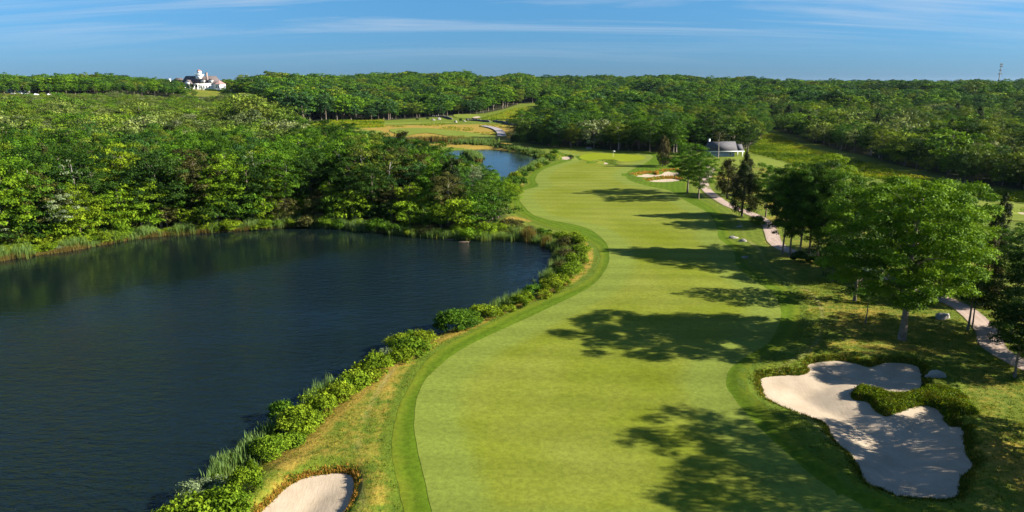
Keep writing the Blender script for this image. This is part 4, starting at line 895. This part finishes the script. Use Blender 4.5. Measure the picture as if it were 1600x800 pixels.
for i, (x_, y_) in enumerate(sorted(zip(fill_x, fill_y), key=lambda t: t[1])):
    pxx, pyy, _ = proj(x_, y_, 0.0); shrub(pxx, pyy, rng.uniform(.5, 1.4) * F / math.hypot(y_, CAM_H), [None, M_leaf_mid, M_leaf_oli, M_leaf_bri][rng.integers(4)], rng.uniform(.7, 1.5), f'low tangle between the near bank shrubs, {ordw(i + 1)} counting away', 'low growth along the near bank')
rx, ry, rt, rh = [], [], [], []
def reeds(pts, n, w, h, tint, z=ZW):
    x, y, u = along(pts, n, w, z); rx.append(x); ry.append(y); rh.append(h * rng.uniform(.75, 1.2, n) * (.8 + .3 * np.sin(u * 40))); rt.append(np.clip(rng.normal(tint, .12, n), 0, 1))
reeds([(-40, 408), (40, 399)], 260, .8, 1.9, .7); reeds([(100, 391), (160, 380), (220, 370), (300, 363), (380, 358), (455, 353)], 900, .7, 1.8, .68)
reeds([(100, 391.5), (160, 380.5), (220, 370.5), (300, 363.5), (380, 358.5), (455, 353.5)], 800, .35, 1.1, .12)
reeds([(0, 407.5), (50, 399.5), (100, 393), (160, 382), (220, 371.8), (300, 364.8), (380, 359.8), (460, 354)], 2200, .12, .8, .02); reeds([(470, 354), (540, 357), (600, 363.5)], 260, .12, .6, .05)
reeds([(440, 350), (457, 350)], 200, .8, 3.0, .35); reeds([(470, 352), (540, 356), (600, 362)], 650, .7, 1.9, .75); reeds([(620, 365), (690, 371), (740, 374)], 500, .6, 1.4, .62); reeds([(745, 374), (800, 374), (845, 379), (866, 386), (878, 397)], 420, .7, 1.4, .65)
reeds([(822, 375), (830, 376)], 170, .5, 2.2, .0); reeds([(852, 382), (858, 384)], 70, .4, 1.7, .05)
reeds([(800, 364), (852, 370), (884, 384), (890, 404)], 420, 1.0, 1.2, .6, 0); reeds([(880, 405), (868, 425), (852, 442)], 200, .6, 1.4, .7)
reeds([(828, 462), (800, 474), (765, 487)], 160, .4, 1.4, .75); reeds([(470, 640), (440, 665), (400, 690), (360, 722), (330, 750)], 60, .4, 1.1, .8); reeds([(520, 608), (480, 636)], 70, .5, 1.4, .8); reeds([(380, 718), (355, 740)], 50, .7, 1.2, .75)
reeds([(728, 243), (742, 245), (746, 251)], 420, 1.0, 2.4, .75); reeds([(744, 247), (748, 252)], 80, .5, 1.2, .1); reeds([(745, 228), (770, 229), (800, 234), (835, 241), (846, 246)], 600, 1.5, 1.5, .62); reeds([(846, 252), (830, 262), (812, 274), (798, 284)], 380, .9, 1.4, .72); reeds([(720, 227), (745, 226), (765, 226)], 400, 2.5, 2.3, .68)
reeds([(600, 225), (640, 221), (680, 219), (715, 222), (730, 225)], 900, 2.6, 2.2, .05)
rx, ry, rt, rh = map(np.concatenate, (rx, ry, rt, rh)); rz_ = np.maximum(hfull(rx, ry), ZW - .1)
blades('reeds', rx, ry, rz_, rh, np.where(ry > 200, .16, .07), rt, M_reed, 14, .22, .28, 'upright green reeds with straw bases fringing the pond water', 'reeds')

# rough grass near the camera and fringe at the bunker lips
def inside_any(x, y, polys, m=0.0):
    o = np.zeros(len(x), bool)
    for P in polys: o |= sdf(P, x, y, 3) < m
    return o
fairP = smooth_closed(poly(FAIR), 4); collP = smooth_closed(poly(COLL), 4); pathP = strip_poly(PATHC, 3.0)
def rough(n, reg, hmin, hmax, tint, hf=None):
    P = poly(reg); lo, hi = P.min(0), P.max(0); x = rng.uniform(lo[0], hi[0], n); y = rng.uniform(lo[1], hi[1], n)
    k = (sdf(P, x, y, 2) < 0) & ~inside_any(x, y, [collP, pathP], .05) & ~inside_any(x, y, PONDS, .2) & ~inside_any(x, y, [b[0] for b in BUNK[:2]], .12)
    x, y = x[k], y[k]; pn = np.sin(x * .55 + 1.7 * np.sin(y * .31)) * np.sin(y * .47 + 1.3 * np.sin(x * .23)); dens = rng.uniform(0, 1, len(x)) < .55 + .45 * pn; x, y, pn = x[dens], y[dens], pn[dens]
    return x, y, rng.uniform(hmin, hmax, len(x)), np.clip(tint + .16 * pn + rng.normal(0, .1, len(x)), 0, 1)
parts = [rough(42000, [(1150, 560), (1240, 440), (1330, 420), (1640, 480), (1660, 640), (1660, 830), (1380, 830), (1200, 660)], .06, .20, .42), rough(26000, [(250, 830), (420, 660), (640, 540), (900, 420), (960, 390), (940, 440), (700, 560), (620, 650), (640, 830)], .05, .18, .52)]
gx_, gy_, gh_, gt_ = map(np.concatenate, zip(*parts))
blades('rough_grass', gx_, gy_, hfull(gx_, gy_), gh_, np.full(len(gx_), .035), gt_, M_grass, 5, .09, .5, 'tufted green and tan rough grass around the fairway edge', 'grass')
fx, fy, fh, ft = [], [], [], []
for bi, (P, dep, lip) in enumerate(BUNK):
    n = [4600, 2600, 800, 450, 90, 60, 60][bi]; i_ = rng.integers(0, len(P), n); nxt = P[(i_ + 1) % len(P)]; u = rng.uniform(0, 1, n)[:, None]; q = P[i_] * (1 - u) + nxt * u; G_ = grow(P, 1.0); nn = (G_[i_] - P[i_]); off = np.abs(rng.normal(.0, [.36, .15, .8, .8, .6, .6, .6][bi], n))[:, None] + .05; q = q + nn * off
    s_ = sdf(P, q[:, 0], q[:, 1], 3); q = q[(s_ > .04) & ((bi not in (2, 3)) | (nn[:, 1] > .15))]; fx.append(q[:, 0]); fy.append(q[:, 1]); m_ = len(q)
    fh.append(rng.uniform(.12, .42, m_) * [.7, .65, 1.2, 1.2, .7, .7, .7][bi]); ft.append(np.clip(rng.normal([.28, .66, .82, .82, .5, .5, .5][bi], .16, m_), 0, 1))
# green tongue in the large bunker
TG = poly([(1335, 612), (1345, 604), (1380, 613), (1404, 616), (1440, 606), (1500, 612), (1530, 650), (1480, 655), (1452, 628), (1404, 638), (1384, 644), (1368, 634), (1358, 622), (1338, 619)]); x = rng.uniform(TG[:, 0].min(), TG[:, 0].max(), 9000); y = rng.uniform(TG[:, 1].min(), TG[:, 1].max(), 9000); k = sdf(TG, x, y, 2) < 0; x, y = x[k], y[k]; k = sdf(BUNK[0][0], x, y, 3) > .02; x, y = x[k], y[k]
pn = .5 + .5 * np.sin(x * 2.1 + np.sin(y * 1.7)) * np.sin(y * 2.4); fx.append(x); fy.append(y); fh.append(.12 + .42 * pn * rng.uniform(.6, 1, len(x))); ft.append(np.clip(rng.normal(.2, .1, len(x)), 0, 1))
n = len(x); m_ = 9; k = rng.uniform(0, 1, n) < .42; tx, ty = x[k], y[k]; n = len(tx); d_ = rdir(n * m_); d_[:, 2] = np.abs(d_[:, 2]); rr_ = rng.uniform(.12, .34, n).repeat(m_)[:, None]
V, I, T = leaf_quads(np.stack([tx, ty, hfull(tx, ty)], 1).repeat(m_, 0) + d_ * rr_ * [1, 1, 1.2], d_ + rng.normal(size=d_.shape) * .5, rng.uniform(.09, .17, n * m_), np.clip(rng.normal(.3, .2, n), 0, 1).repeat(m_))
add('undergrowth', mesh_np('undergrowth', V, [I], [M_heath], False, T), kind='stuff', label='low leafy growth covering the tongue of the large bunker', category='ground cover')
fx, fy, fh, ft = map(np.concatenate, (fx, fy, fh, ft))
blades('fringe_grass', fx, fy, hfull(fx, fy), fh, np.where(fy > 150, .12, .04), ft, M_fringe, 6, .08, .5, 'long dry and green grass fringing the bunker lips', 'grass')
# heath: low leafy cover
hxs, hys, hts, hss = [], [], [], []
for pts, n in zip(HEATH, (5200, 2600, 2200)):
    P = poly(pts); lo, hi = P.min(0), P.max(0); x = rng.uniform(lo[0], hi[0], n * 4); y = rng.uniform(lo[1], hi[1], n * 4); k = np.nonzero(sdf(P, x, y, 2) < 0)[0][:n]; x, y = x[k], y[k]
    hxs.append(x); hys.append(y); hts.append(np.clip(.45 + .35 * np.sin(x * .12 + np.sin(y * .09) * 2) * np.sin(y * .1) + rng.normal(0, .12, len(x)), 0, 1)); hss.append(rng.uniform(.5, 1.2, len(x)))
# scattered low growth on the far rough
P = poly([(600, 198), (700, 190), (850, 200), (845, 222), (790, 226), (740, 222), (790, 214), (720, 206), (650, 200)]); lo, hi = P.min(0), P.max(0); x = rng.uniform(lo[0], hi[0], 3000); y = rng.uniform(lo[1], hi[1], 3000); k = sdf(P, x, y, 2) < 0; x, y = x[k], y[k]; k = np.sin(x * .14) * np.sin(y * .08 + x * .03) > .1; hxs.append(x[k]); hys.append(y[k]); hts.append(rng.uniform(.2, .8, k.sum())); hss.append(rng.uniform(.4, .9, k.sum()))
hx_, hy_, ht_, hs_ = map(np.concatenate, (hxs, hys, hts, hss)); n = len(hx_); m_ = 12
d_ = rdir(n * m_); d_[:, 2] = np.abs(d_[:, 2]); Pp = np.stack([hx_, hy_, hfull(hx_, hy_)], 1).repeat(m_, 0) + d_ * hs_.repeat(m_)[:, None] * [1.0, 1.0, .8]
V, I, T = leaf_quads(Pp, d_ + rng.normal(size=d_.shape) * .5 + [0, 0, .4], rng.uniform(.3, .6, n * m_), ht_.repeat(m_))
add('heath', mesh_np('heath', V, [I], [M_heath], False, T), kind='stuff', label='low bright green and orange heath growing along the wood edge', category='ground cover')

# ------------------------------------------------------------------ rocks
def rock(px, py, wm, hm, seed, label, dm=None, name='boulder', cat='rock', sink=.25):
    rd = np.random.default_rng(seed); bm_n, bm_m = 14, 9; th = np.linspace(0, 2 * np.pi, bm_n, endpoint=False); ph = np.linspace(-.35, np.pi / 2, bm_m); V = []
    planes = rd.normal(size=(9, 3)); planes /= np.linalg.norm(planes, axis=1)[:, None]; dd = rd.uniform(.62, .95, 9)
    for p in ph:
        for t in th:
            v = np.array([math.cos(p) * math.cos(t), math.cos(p) * math.sin(t), math.sin(p)]); r_ = 1.0
            for q, e in zip(planes, dd):
                c_ = v @ q
                if c_ > .05: r_ = min(r_, e / c_)
            V.append(v * r_ * rd.uniform(.97, 1.03) * [wm / 2, (dm or wm * .7) / 2, hm / (1 - sink)])
    f = [[i * bm_n + j, i * bm_n + (j + 1) % bm_n, (i + 1) * bm_n + (j + 1) % bm_n, (i + 1) * bm_n + j] for i in range(bm_m - 1) for j in range(bm_n)]
    x, y = W(px, py); z = float(hfull(np.array([x]), np.array([y]))[0])
    o = add(name, mesh_np(name, np.array(V), [np.array(f)], [M_rock]), None, (x, y, z - hm * sink)); o.rotation_euler = (0, 0, rd.uniform(-.4, .4)); o['label'] = label; o['category'] = cat
rock(1145, 372, 2.3, .45, 1, 'long flat pale boulder in the rough by the fairway bend', 1.1); rock(1160, 377, 1.6, .5, 2, 'smaller buff boulder touching the long flat one', 1.0); rock(1164, 403, 1.2, .35, 3, 'rock lying in the tree shade beside the fairway')
rock(1472, 497, 2.3, .8, 4, 'large rounded boulder between the great oak and the path', 1.4); rock(1461, 591, 2.1, .55, 5, 'grey boulder at the lip of the large bunker', 1.2); rock(1155, 354, 1.6, .2, 6, 'flat rock in the shade above the pale boulders', .8)
rock(920, 233, 3.4, .9, 7, 'pale rock outcrop behind the putting green', 1.5); rock(677, 188, 4, 1.6, 8, 'pinkish boulder on the far rough near the wall end'); rock(686, 187, 3.2, 1.8, 9, 'grey boulder beside the pinkish one on the far rough'); rock(712, 192, 3, 1.6, 10, 'squared white boulder on the far rough')
rock(726, 190, 3, .9, 11, 'flat white rock beyond the squared boulder'); rock(793, 188, 3, .9, 12, 'white rock on the far mown strip'); rock(828, 191, 3, 1.0, 13, 'tan rock at the end of the far mown strip'); rock(1222, 266, 2.5, .5, 14, 'pale rock on the dry ground below the tee')
def mudbar(px, py, w, seed, label):
    x, y = W(px, py, ZW); rd = np.random.default_rng(seed); n = 22; a_ = np.linspace(0, 2 * np.pi, n, endpoint=False); r_ = rd.uniform(.7, 1.1, n); ring = np.stack([np.cos(a_) * r_ * w / 2, np.sin(a_) * r_ * w / 9, np.zeros(n)], 1)
    V = np.vstack([ring + [0, 0, -.2], ring * [.9, .9, 1] + [0, 0, .07], [[0, 0, .11]]]); f4 = [[i, (i + 1) % n, n + (i + 1) % n, n + i] for i in range(n)]; f3 = [[n + i, n + (i + 1) % n, 2 * n] for i in range(n)]
    o = add('mud_bar', mesh_np('mud_bar', V, [np.array(f4), np.array(f3)], [M_mud], True), None, (x, y, ZW)); o['label'] = label; o['category'] = 'mud bar'
mudbar(708, 374, 4.5, 1, 'brown mud bar at the foot of the far reeds'); mudbar(724, 378, 2.6, 2, 'small tan mud bar just off the longer brown one')

# ------------------------------------------------------------------ flagstick
x, y = W(958, 245.5); z = float(hfull(np.array([x]), np.array([y]))[0]) + .09
e = empty('golf_flag', (x, y, z), 'white flag on a thin pole on the putting green', 'flag')
m_ = MB(); m_.tube([(0, 0, -.15), (0, 0, 2.4)], [.03, .02], 6); m_.build('pole', M_white, e)
m_ = MB()
for i in range(6):
    a0, a1 = i / 6, (i + 1) / 6; f_ = lambda u: .08 * math.sin(u * 7)
    m_.quad([(.02 + a0 * .65, f_(a0), 1.95), (.02 + a1 * .65, f_(a1), 1.95), (.02 + a1 * .65, f_(a1), 2.38), (.02 + a0 * .65, f_(a0), 2.38)])
m_.build('flag', M_white, e)

# ------------------------------------------------------------------ far stone walls
def stone_wall(pts, label, seed):
    C_ = smooth_open(poly(pts), 10); rd = random.Random(seed); m_ = MB(); seg = np.linalg.norm(np.diff(C_, axis=0), axis=1); cum = np.concatenate([[0], np.cumsum(seg)]); u = 0
    while u < cum[-1]:
        L_ = rd.uniform(1.0, 2.2); xa, ya = np.interp(u, cum, C_[:, 0]), np.interp(u, cum, C_[:, 1]); u2 = min(cum[-1], u + L_ * 1.05); xb, yb = np.interp(u2, cum, C_[:, 0]), np.interp(u2, cum, C_[:, 1])
        z_ = float(hb((xa + xb) / 2, (ya + yb) / 2)); h_ = rd.uniform(.9, 1.5); w_ = .5 + rd.uniform(0, .15); t_ = Vector((xb - xa, yb - ya, 0)).normalized(); n_ = Vector((-t_.y, t_.x, 0)) * w_
        A, B = Vector((xa, ya, z_ - .4)), Vector((xb, yb, z_ - .4)); up = Vector((0, 0, h_ + .4)); p = [A - n_, B - n_, B + n_, A + n_]; q = [v + up + (v - (A + B) / 2) * -.08 for v in p]
        b = m_.n; m_.v += [tuple(v) for v in p + q]; m_.n += 8; m_.f4 += [[b + i for i in s_] for s_ in ((0, 3, 2, 1), (4, 5, 6, 7), (0, 1, 5, 4), (1, 2, 6, 5), (2, 3, 7, 6), (3, 0, 4, 7))]; u = u2 + .02 if u2 < cum[-1] else 1e9
    o = m_.build('stone_wall', M_wall_stone); o['label'] = label; o['category'] = 'stone wall'
stone_wall([(675, 182.5), (690, 183), (700, 185), (706, 187)], 'short dark stone wall at the foot of the far trees', 1)
stone_wall([(728, 188.5), (742, 188.7), (755, 190), (765, 191)], 'dark stone wall below the far tee', 2)
stone_wall([(771, 190.5), (785, 192), (800, 196), (820, 197), (838, 200)], 'long dark stone wall running into the wood tip', 3)

# ------------------------------------------------------------------ grey shed beside the tee
def face_cam(x, y): return 0.0
x, y = D(1131, 268); z = float(hb(x, y)) - .35; s_ = y / F      # metres per photo pixel there
def sx(px): return (px - 1131) * s_ * 1.03
e = empty('shed', (x, y, z), 'grey sided comfort shed with dark shingle roof and an open corner porch beside the tee', 'shed', rz=.05)
x0, x1, x2 = sx(1105), sx(1143.5), sx(1155)
hw = 2.5
m_ = MB(); m_.box(x0 + .3, x1, -2.4, 2.6, -.6, hw); m_.build('wall', M_siding, e)
rf = MB(); rf.prism(x0, sx(1147.3), -3.1, 3.3, hw + .02, hw + 3.5); r_o = rf.build('roof', M_roofs, e)
c_ = MB(); c_.box(x0 + .5, x0 + 1.1, .6, 1.2, hw + 1.2, hw + 4.2); c_.box(x0 + .4, x0 + 1.2, .5, 1.3, hw + 4.2, hw + 4.4); c_.build('chimney', M_white, r_o)
rf = MB(); rf.prism(sx(1147.3) + .01, sx(1157), -3.0, 2.6, hw + .03, hw + 2.45); rf.build('porch_roof', M_roofs, e)
m_ = MB(); m_.box(x0 - .05, sx(1157) + .05, -3.2, -3.08, hw - .22, hw + .08); m_.build('fascia', M_white, e)
for a_, b_ in ((sx(1155), -2.8), (sx(1155), 2.2)):
    m_ = MB(); m_.box(a_ - .14, a_ + .14, b_ - .14, b_ + .14, -.6, hw - .22 if b_ < 0 else hw); m_.build('post', M_white, e)
w_ = MB(); w_.box(sx(1137) - .5, sx(1137) + .5, -2.47, -2.40, 1.0, 2.1); wo_ = w_.build('window', M_white, e)
g_ = MB(); g_.box(sx(1137) - .35, sx(1137) + .35, -2.49, -2.475, 1.15, 1.95); g_.build('pane', M_glass, wo_)
d_m = MB(); d_m.box(x1 + .003, x1 + .05, -1.2, -.2, 0, 2.1); d_m.build('door', M_dark, e)

# ------------------------------------------------------------------ clubhouse on the far hill
zc_ = float(hb(HX, HY)) - .6
S_ = .61
def u(px): return (px - 315) * S_
hcx, hcy = D(315, 652)
e = empty('clubhouse', (hcx, hcy, float(hb(hcx, hcy)) - .2), 'long white clubhouse with grey roof and white cupola on the far hill', 'building')
def part(name, mat, fn, parent=None, **kw):
    m_ = MB(); fn(m_); return m_.build(name, mat, parent or e, **kw)
wl = part('wall', M_white, lambda m: m.box(u(301), u(341), -6.5, 7, -3, 5.2))
part('wall', M_white, lambda m: m.box(u(290.5), u(301) - .02, -2.0, 7, -3, 5.2))
rf_o = part('roof', M_roof, lambda m: m.prism(u(289.5), u(342), -7.3, 7.8, 5.21, 11.9, hip=2.0))
def cup(m): m.box(u(314) - 2.6, u(314) + 2.6, -2.6, 2.6, 8.5, 12.9); m.box(u(314) - 3.1, u(314) + 3.1, -3.1, 3.1, 12.9, 13.3); m.box(u(314) - 1.5, u(314) + 1.5, -1.5, 1.5, 13.31, 16.2)
cu = part('cupola', M_white, cup)
part('rail', M_white, lambda m: [m.box(u(314) + a_, u(314) + a_ + .15, -3.05, -2.95, 13.31, 14.1) for a_ in np.arange(-3, 3, .75)] + [m.box(u(314) - 3, u(314) + 3, -3.07, -2.93, 14.1, 14.25)], cu)
part('cap', M_red, lambda m: m.prism(u(314) - 1.7, u(314) + 1.7, -1.7, 1.7, 16.21, 17.6, hip=1.69), cu)
for a_ in (-.7, .2): part('window', M_glass, lambda m: m.box(u(314) + a_, u(314) + a_ + .5, -1.56, -1.51, 14.2, 15.4), cu)
part('chimney', M_brick, lambda m: (m.box(u(328) - .7, u(328) + .7, -5.2, -3.8, 5.3, 14.6), m.box(u(328) - .85, u(328) + .85, -5.35, -3.65, 14.6, 14.9)), rf_o)
for dpx in (322.5, 334.2):
    dm = part('dormer', M_white, lambda m: m.box(u(dpx) - 1.7, u(dpx) + 1.7, -6.3, -3.0, 5.6, 8.2))
    part('dormer_roof', M_roof, lambda m: m.prism(u(dpx) - 2.0, u(dpx) + 2.0, -6.6, -1.6, 8.21, 9.7, axis='y'), dm)
    for a_ in (-1.0, .2): part('window', M_glass, lambda m: m.box(u(dpx) + a_, u(dpx) + a_ + .8, -6.35, -6.31, 6.3, 7.6), dm)
pg = part('porch_gable', M_white, lambda m: m.prism(u(295.5), u(308.6), -10.5, -4, 4.6, 8.1, axis='y'))
part('porch_roof', M_roof, lambda m: (m.quad([(u(295), -10.9, 4.5), (u(302.05), -10.9, 8.35), (u(302.05), -3.5, 8.35), (u(295), -3.5, 4.5)]), m.quad([(u(302.05), -10.9, 8.35), (u(309.1), -10.9, 4.5), (u(309.1), -3.5, 4.5), (u(302.05), -3.5, 8.35)])), pg)
for ppx in (296, 304.3, 311, 316.2):
    part('post', M_white, lambda m: m.box(u(ppx) - .25, u(ppx) + .25, -10.2 if ppx < 309 else -9.2, -9.7 if ppx < 309 else -8.7, -3, 4.55))
part('porch_eave', M_white, lambda m: m.box(u(308.7), u(317), -9.6, -6.55, 4.56, 4.9))
for a_, b_ in ((304.8, 310.3), (311.6, 315.6)): part('opening', M_dark, lambda m: m.box(u(a_), u(b_), -6.56, -6.51, -.2, 4.2))
for ppx in (319.5, 323.5, 327.5, 331.5): part('window', M_glass, lambda m: m.box(u(ppx) - .45, u(ppx) + .45, -6.56, -6.51, 1.2, 3.4), label='tall narrow window in the white front wall')
def octa(m, r, z0, z1, r1=None):
    n = 8; r1 = r if r1 is None else r1; c0 = [(u(347) + math.cos(math.pi / 8 + i * math.pi / 4) * r, -6 + math.sin(math.pi / 8 + i * math.pi / 4) * r, z0) for i in range(n)]; c1 = [(u(347) + math.cos(math.pi / 8 + i * math.pi / 4) * r1, -6 + math.sin(math.pi / 8 + i * math.pi / 4) * r1, z1) for i in range(n)]
    for i in range(n): m.quad([c0[i], c0[(i + 1) % n], c1[(i + 1) % n], c1[i]])
part('pavilion_wall', M_white, lambda m: octa(m, 5.0, -3, 4.7)); part('pavilion_roof', M_roofp, lambda m: (octa(m, 5.7, 4.6, 8.0, .15), octa(m, .15, 8.0, 8.6, .05)))
for a_ in (-1.4, .4): part('window', M_glass, lambda m: m.box(u(347) + a_, u(347) + a_ + .9, -10.68, -10.63, 1.2, 3.4))
part('wing_wall', M_white, lambda m: m.box(u(268), u(284), 3, 14, -4, 4.2)); part('wing_roof', M_roof, lambda m: m.prism(u(266), u(285), 2, 15, 4.21, 10.2, hip=3))
part('wing_chimney', M_white, lambda m: m.box(u(264) - .7, u(264) + .7, 4, 6.0, 2, 9.3))
f_o = empty('terrace_fence', (hcx + u(361), hcy - 8, float(hb(hcx + u(361), hcy - 8)) + .2), 'low white fence on the terrace past the round pavilion', 'fence')
m_ = MB(); [m_.box(a_, a_ + .15, -.08, .08, -1.5, 1.1) for a_ in np.arange(-3.5, 3.6, 1.4)]; m_.build('post', M_white, f_o); m_ = MB(); [m_.box(-3.6, 3.7, -.05, .05, b_, b_ + .14) for b_ in (.4, .9)]; m_.build('rail', M_white, f_o)
# white patio tables and chairs in front of the porch
for i, ppx in enumerate((295, 298.5, 302, 305.5, 309, 313, 318, 322, 328)):
    xx_, yy_ = hcx + u(ppx), hcy - 13 - (i % 3) * .8; c_e = empty('patio_chair', (xx_, yy_, float(hb(xx_, yy_)) + .05), f'white patio chair on the clubhouse terrace, {ordw(i + 1)} from the porch end', 'chair', 'white patio chairs', rz=i * .7, sc=1.25)
    m_ = MB(); m_.box(-.5, .5, -.4, .4, .45, .6); m_.build('seat', M_white, c_e); m_ = MB(); m_.box(-.5, .5, .32, .42, .6, 1.35); m_.build('backrest', M_white, c_e)
    for a_ in (-.45, .37):
        for b_ in (-.38, .3): m_ = MB(); m_.box(a_, a_ + .08, b_, b_ + .08, -.3, .45); m_.build('leg', M_white, c_e)
# hedge below the terrace
n = 2600; hxx = rng.uniform(u(331), u(366), n); V, I, T = leaf_quads(np.stack([hcx + hxx, hcy - 13.5 + rng.uniform(-.8, .8, n), hb(hcx + hxx, np.full(n, hcy - 13.5)) + rng.uniform(-.2, 1.3, n)], 1), rdir(n) + [0, -.4, .4], np.full(n, .5), rng.uniform(.3, .7, n))
o = add('hedge', mesh_np('hedge', V, [I], [M_leaf_mid], False, T)); o['label'] = 'clipped low hedge along the clubhouse terrace'; o['category'] = 'hedge'

# parked cars on the tan clearing, two small houses behind it
def car(px, d_, i):
    x, y = D(px, d_); c_e = empty('parked_car', (x, y, float(hb(x, y))), f'white car parked on the tan clearing, {ordw(i)} from the left', 'car', 'cars parked on the clearing', rz=.3 * i)
    prof = [(-2.1, .35), (2.1, .35), (2.15, .85), (1.2, .98), (.6, 1.45), (-1.3, 1.5), (-1.9, 1.05), (-2.15, .9)]; m_ = MB(); k = len(prof)
    A = [(p[0], -.85, p[1]) for p in prof]; B = [(p[0], .85, p[1]) for p in prof]; b = m_.n; m_.v += A + B; m_.n += 2 * k; m_.f4 += [[i_, (i_ + 1) % k, k + (i_ + 1) % k, k + i_] for i_ in range(k)]; m_.f3 += [[0, j + 1, j] for j in range(1, k - 1)] + [[k, k + j, k + j + 1] for j in range(1, k - 1)]
    m_.build('body', M_car, c_e); m_ = MB(); m_.box(-1.15, .75, -.87, .87, 1.02, 1.36); m_.build('window', M_glass, c_e)
    for a_ in (-1.35, 1.35):
        for s__ in (-.86, .86): m_ = MB(); m_.tube([(a_, s__ - .1, .33), (a_, s__ + .1, .33)], [.33, .33], 12); m_.build('wheel', M_tyre, c_e)
for i, (px, d_) in enumerate([(22, 558), (33, 562), (43, 555), (57, 548), (77, 548), (93, 560)]): car(px, d_, i + 1)
for i, (px, d_, lb) in enumerate([(20, 600, 'small white house showing behind the first trees of the clearing'), (38, 590, 'second small white house behind the clearing')]):
    x, y = D(px, d_); h_e = empty('house', (x, y, float(hb(x, y))), lb, 'house', rz=.3 - i * .5); part('wall', M_white, lambda m: m.box(-4, 4, -3, 3, -1, 3.2), h_e); part('roof', M_roofp if i else M_roof, lambda m: m.prism(-4.4, 4.4, -3.5, 3.5, 3.21, 6), h_e); part('window', M_glass, lambda m: m.box(-2, -1, -3.05, -3.01, 1, 2.2), h_e); part('door', M_dark, lambda m: m.box(1, 2, -3.05, -3.01, 0, 2.1), h_e)

# ------------------------------------------------------------------ mobile mast on the skyline
x, y = D(1557.5, 1100); zb = float(hb(x, y)); ztop = CAM_H + (math.tan(math.atan((400 - 100) / F) - PITCH)) * 1100 * 1.02
hm = ztop - zb
e = empty('radio_mast', (x, y, zb), 'slim grey mobile phone mast with three antenna platforms above the skyline trees', 'mast')
m_ = MB(); m_.tube([(0, 0, -1), (0, 0, hm)], [1.0, .38], 10); m_.build('pole', M_steel, e)
for k, dz in enumerate((0.0, 3.2, 9.0, 14.5)):
    zz_ = hm - dz - .6; r_ = (1.7, 1.8, 1.6, 2.6)[k]; m_ = MB()
    for i in range(3):
        a0, a1 = i * 2.094 + .3, (i + 1) * 2.094 + .3; p0, p1 = (math.cos(a0) * r_, math.sin(a0) * r_, zz_), (math.cos(a1) * r_, math.sin(a1) * r_, zz_); m_.tube([p0, p1], [.12, .12], 5); m_.tube([(0, 0, zz_), p0], [.12, .12], 5)
    pf = m_.build('antenna_platform', M_steel, e)
    for i in range(9):
        a_ = i * .698; m_ = MB(); cx_, cy_ = math.cos(a_) * r_ * .93, math.sin(a_) * r_ * .93; m_.box(cx_ - .2, cx_ + .2, cy_ - .12, cy_ + .12, zz_ - 1.0, zz_ + 1.1); m_.build('antenna', M_steel, pf)

# ------------------------------------------------------------------ air
HAZE = 0.000018
if HAZE:
    m_ = MB(); m_.box(-6000, 6000, -200, 7500, -40, 62)
    mt, nt = new_mat('haze_air'); v = N(nt, 'ShaderNodeVolumePrincipled'); v.inputs['Color'].default_value = (.55, .75, 1, 1); v.inputs['Density'].default_value = HAZE; v.inputs['Anisotropy'].default_value = .2
    oo = N(nt, 'ShaderNodeOutputMaterial'); nt.links.new(v.outputs[0], oo.inputs['Volume'])
    m_.build('haze', mt, kind='stuff')
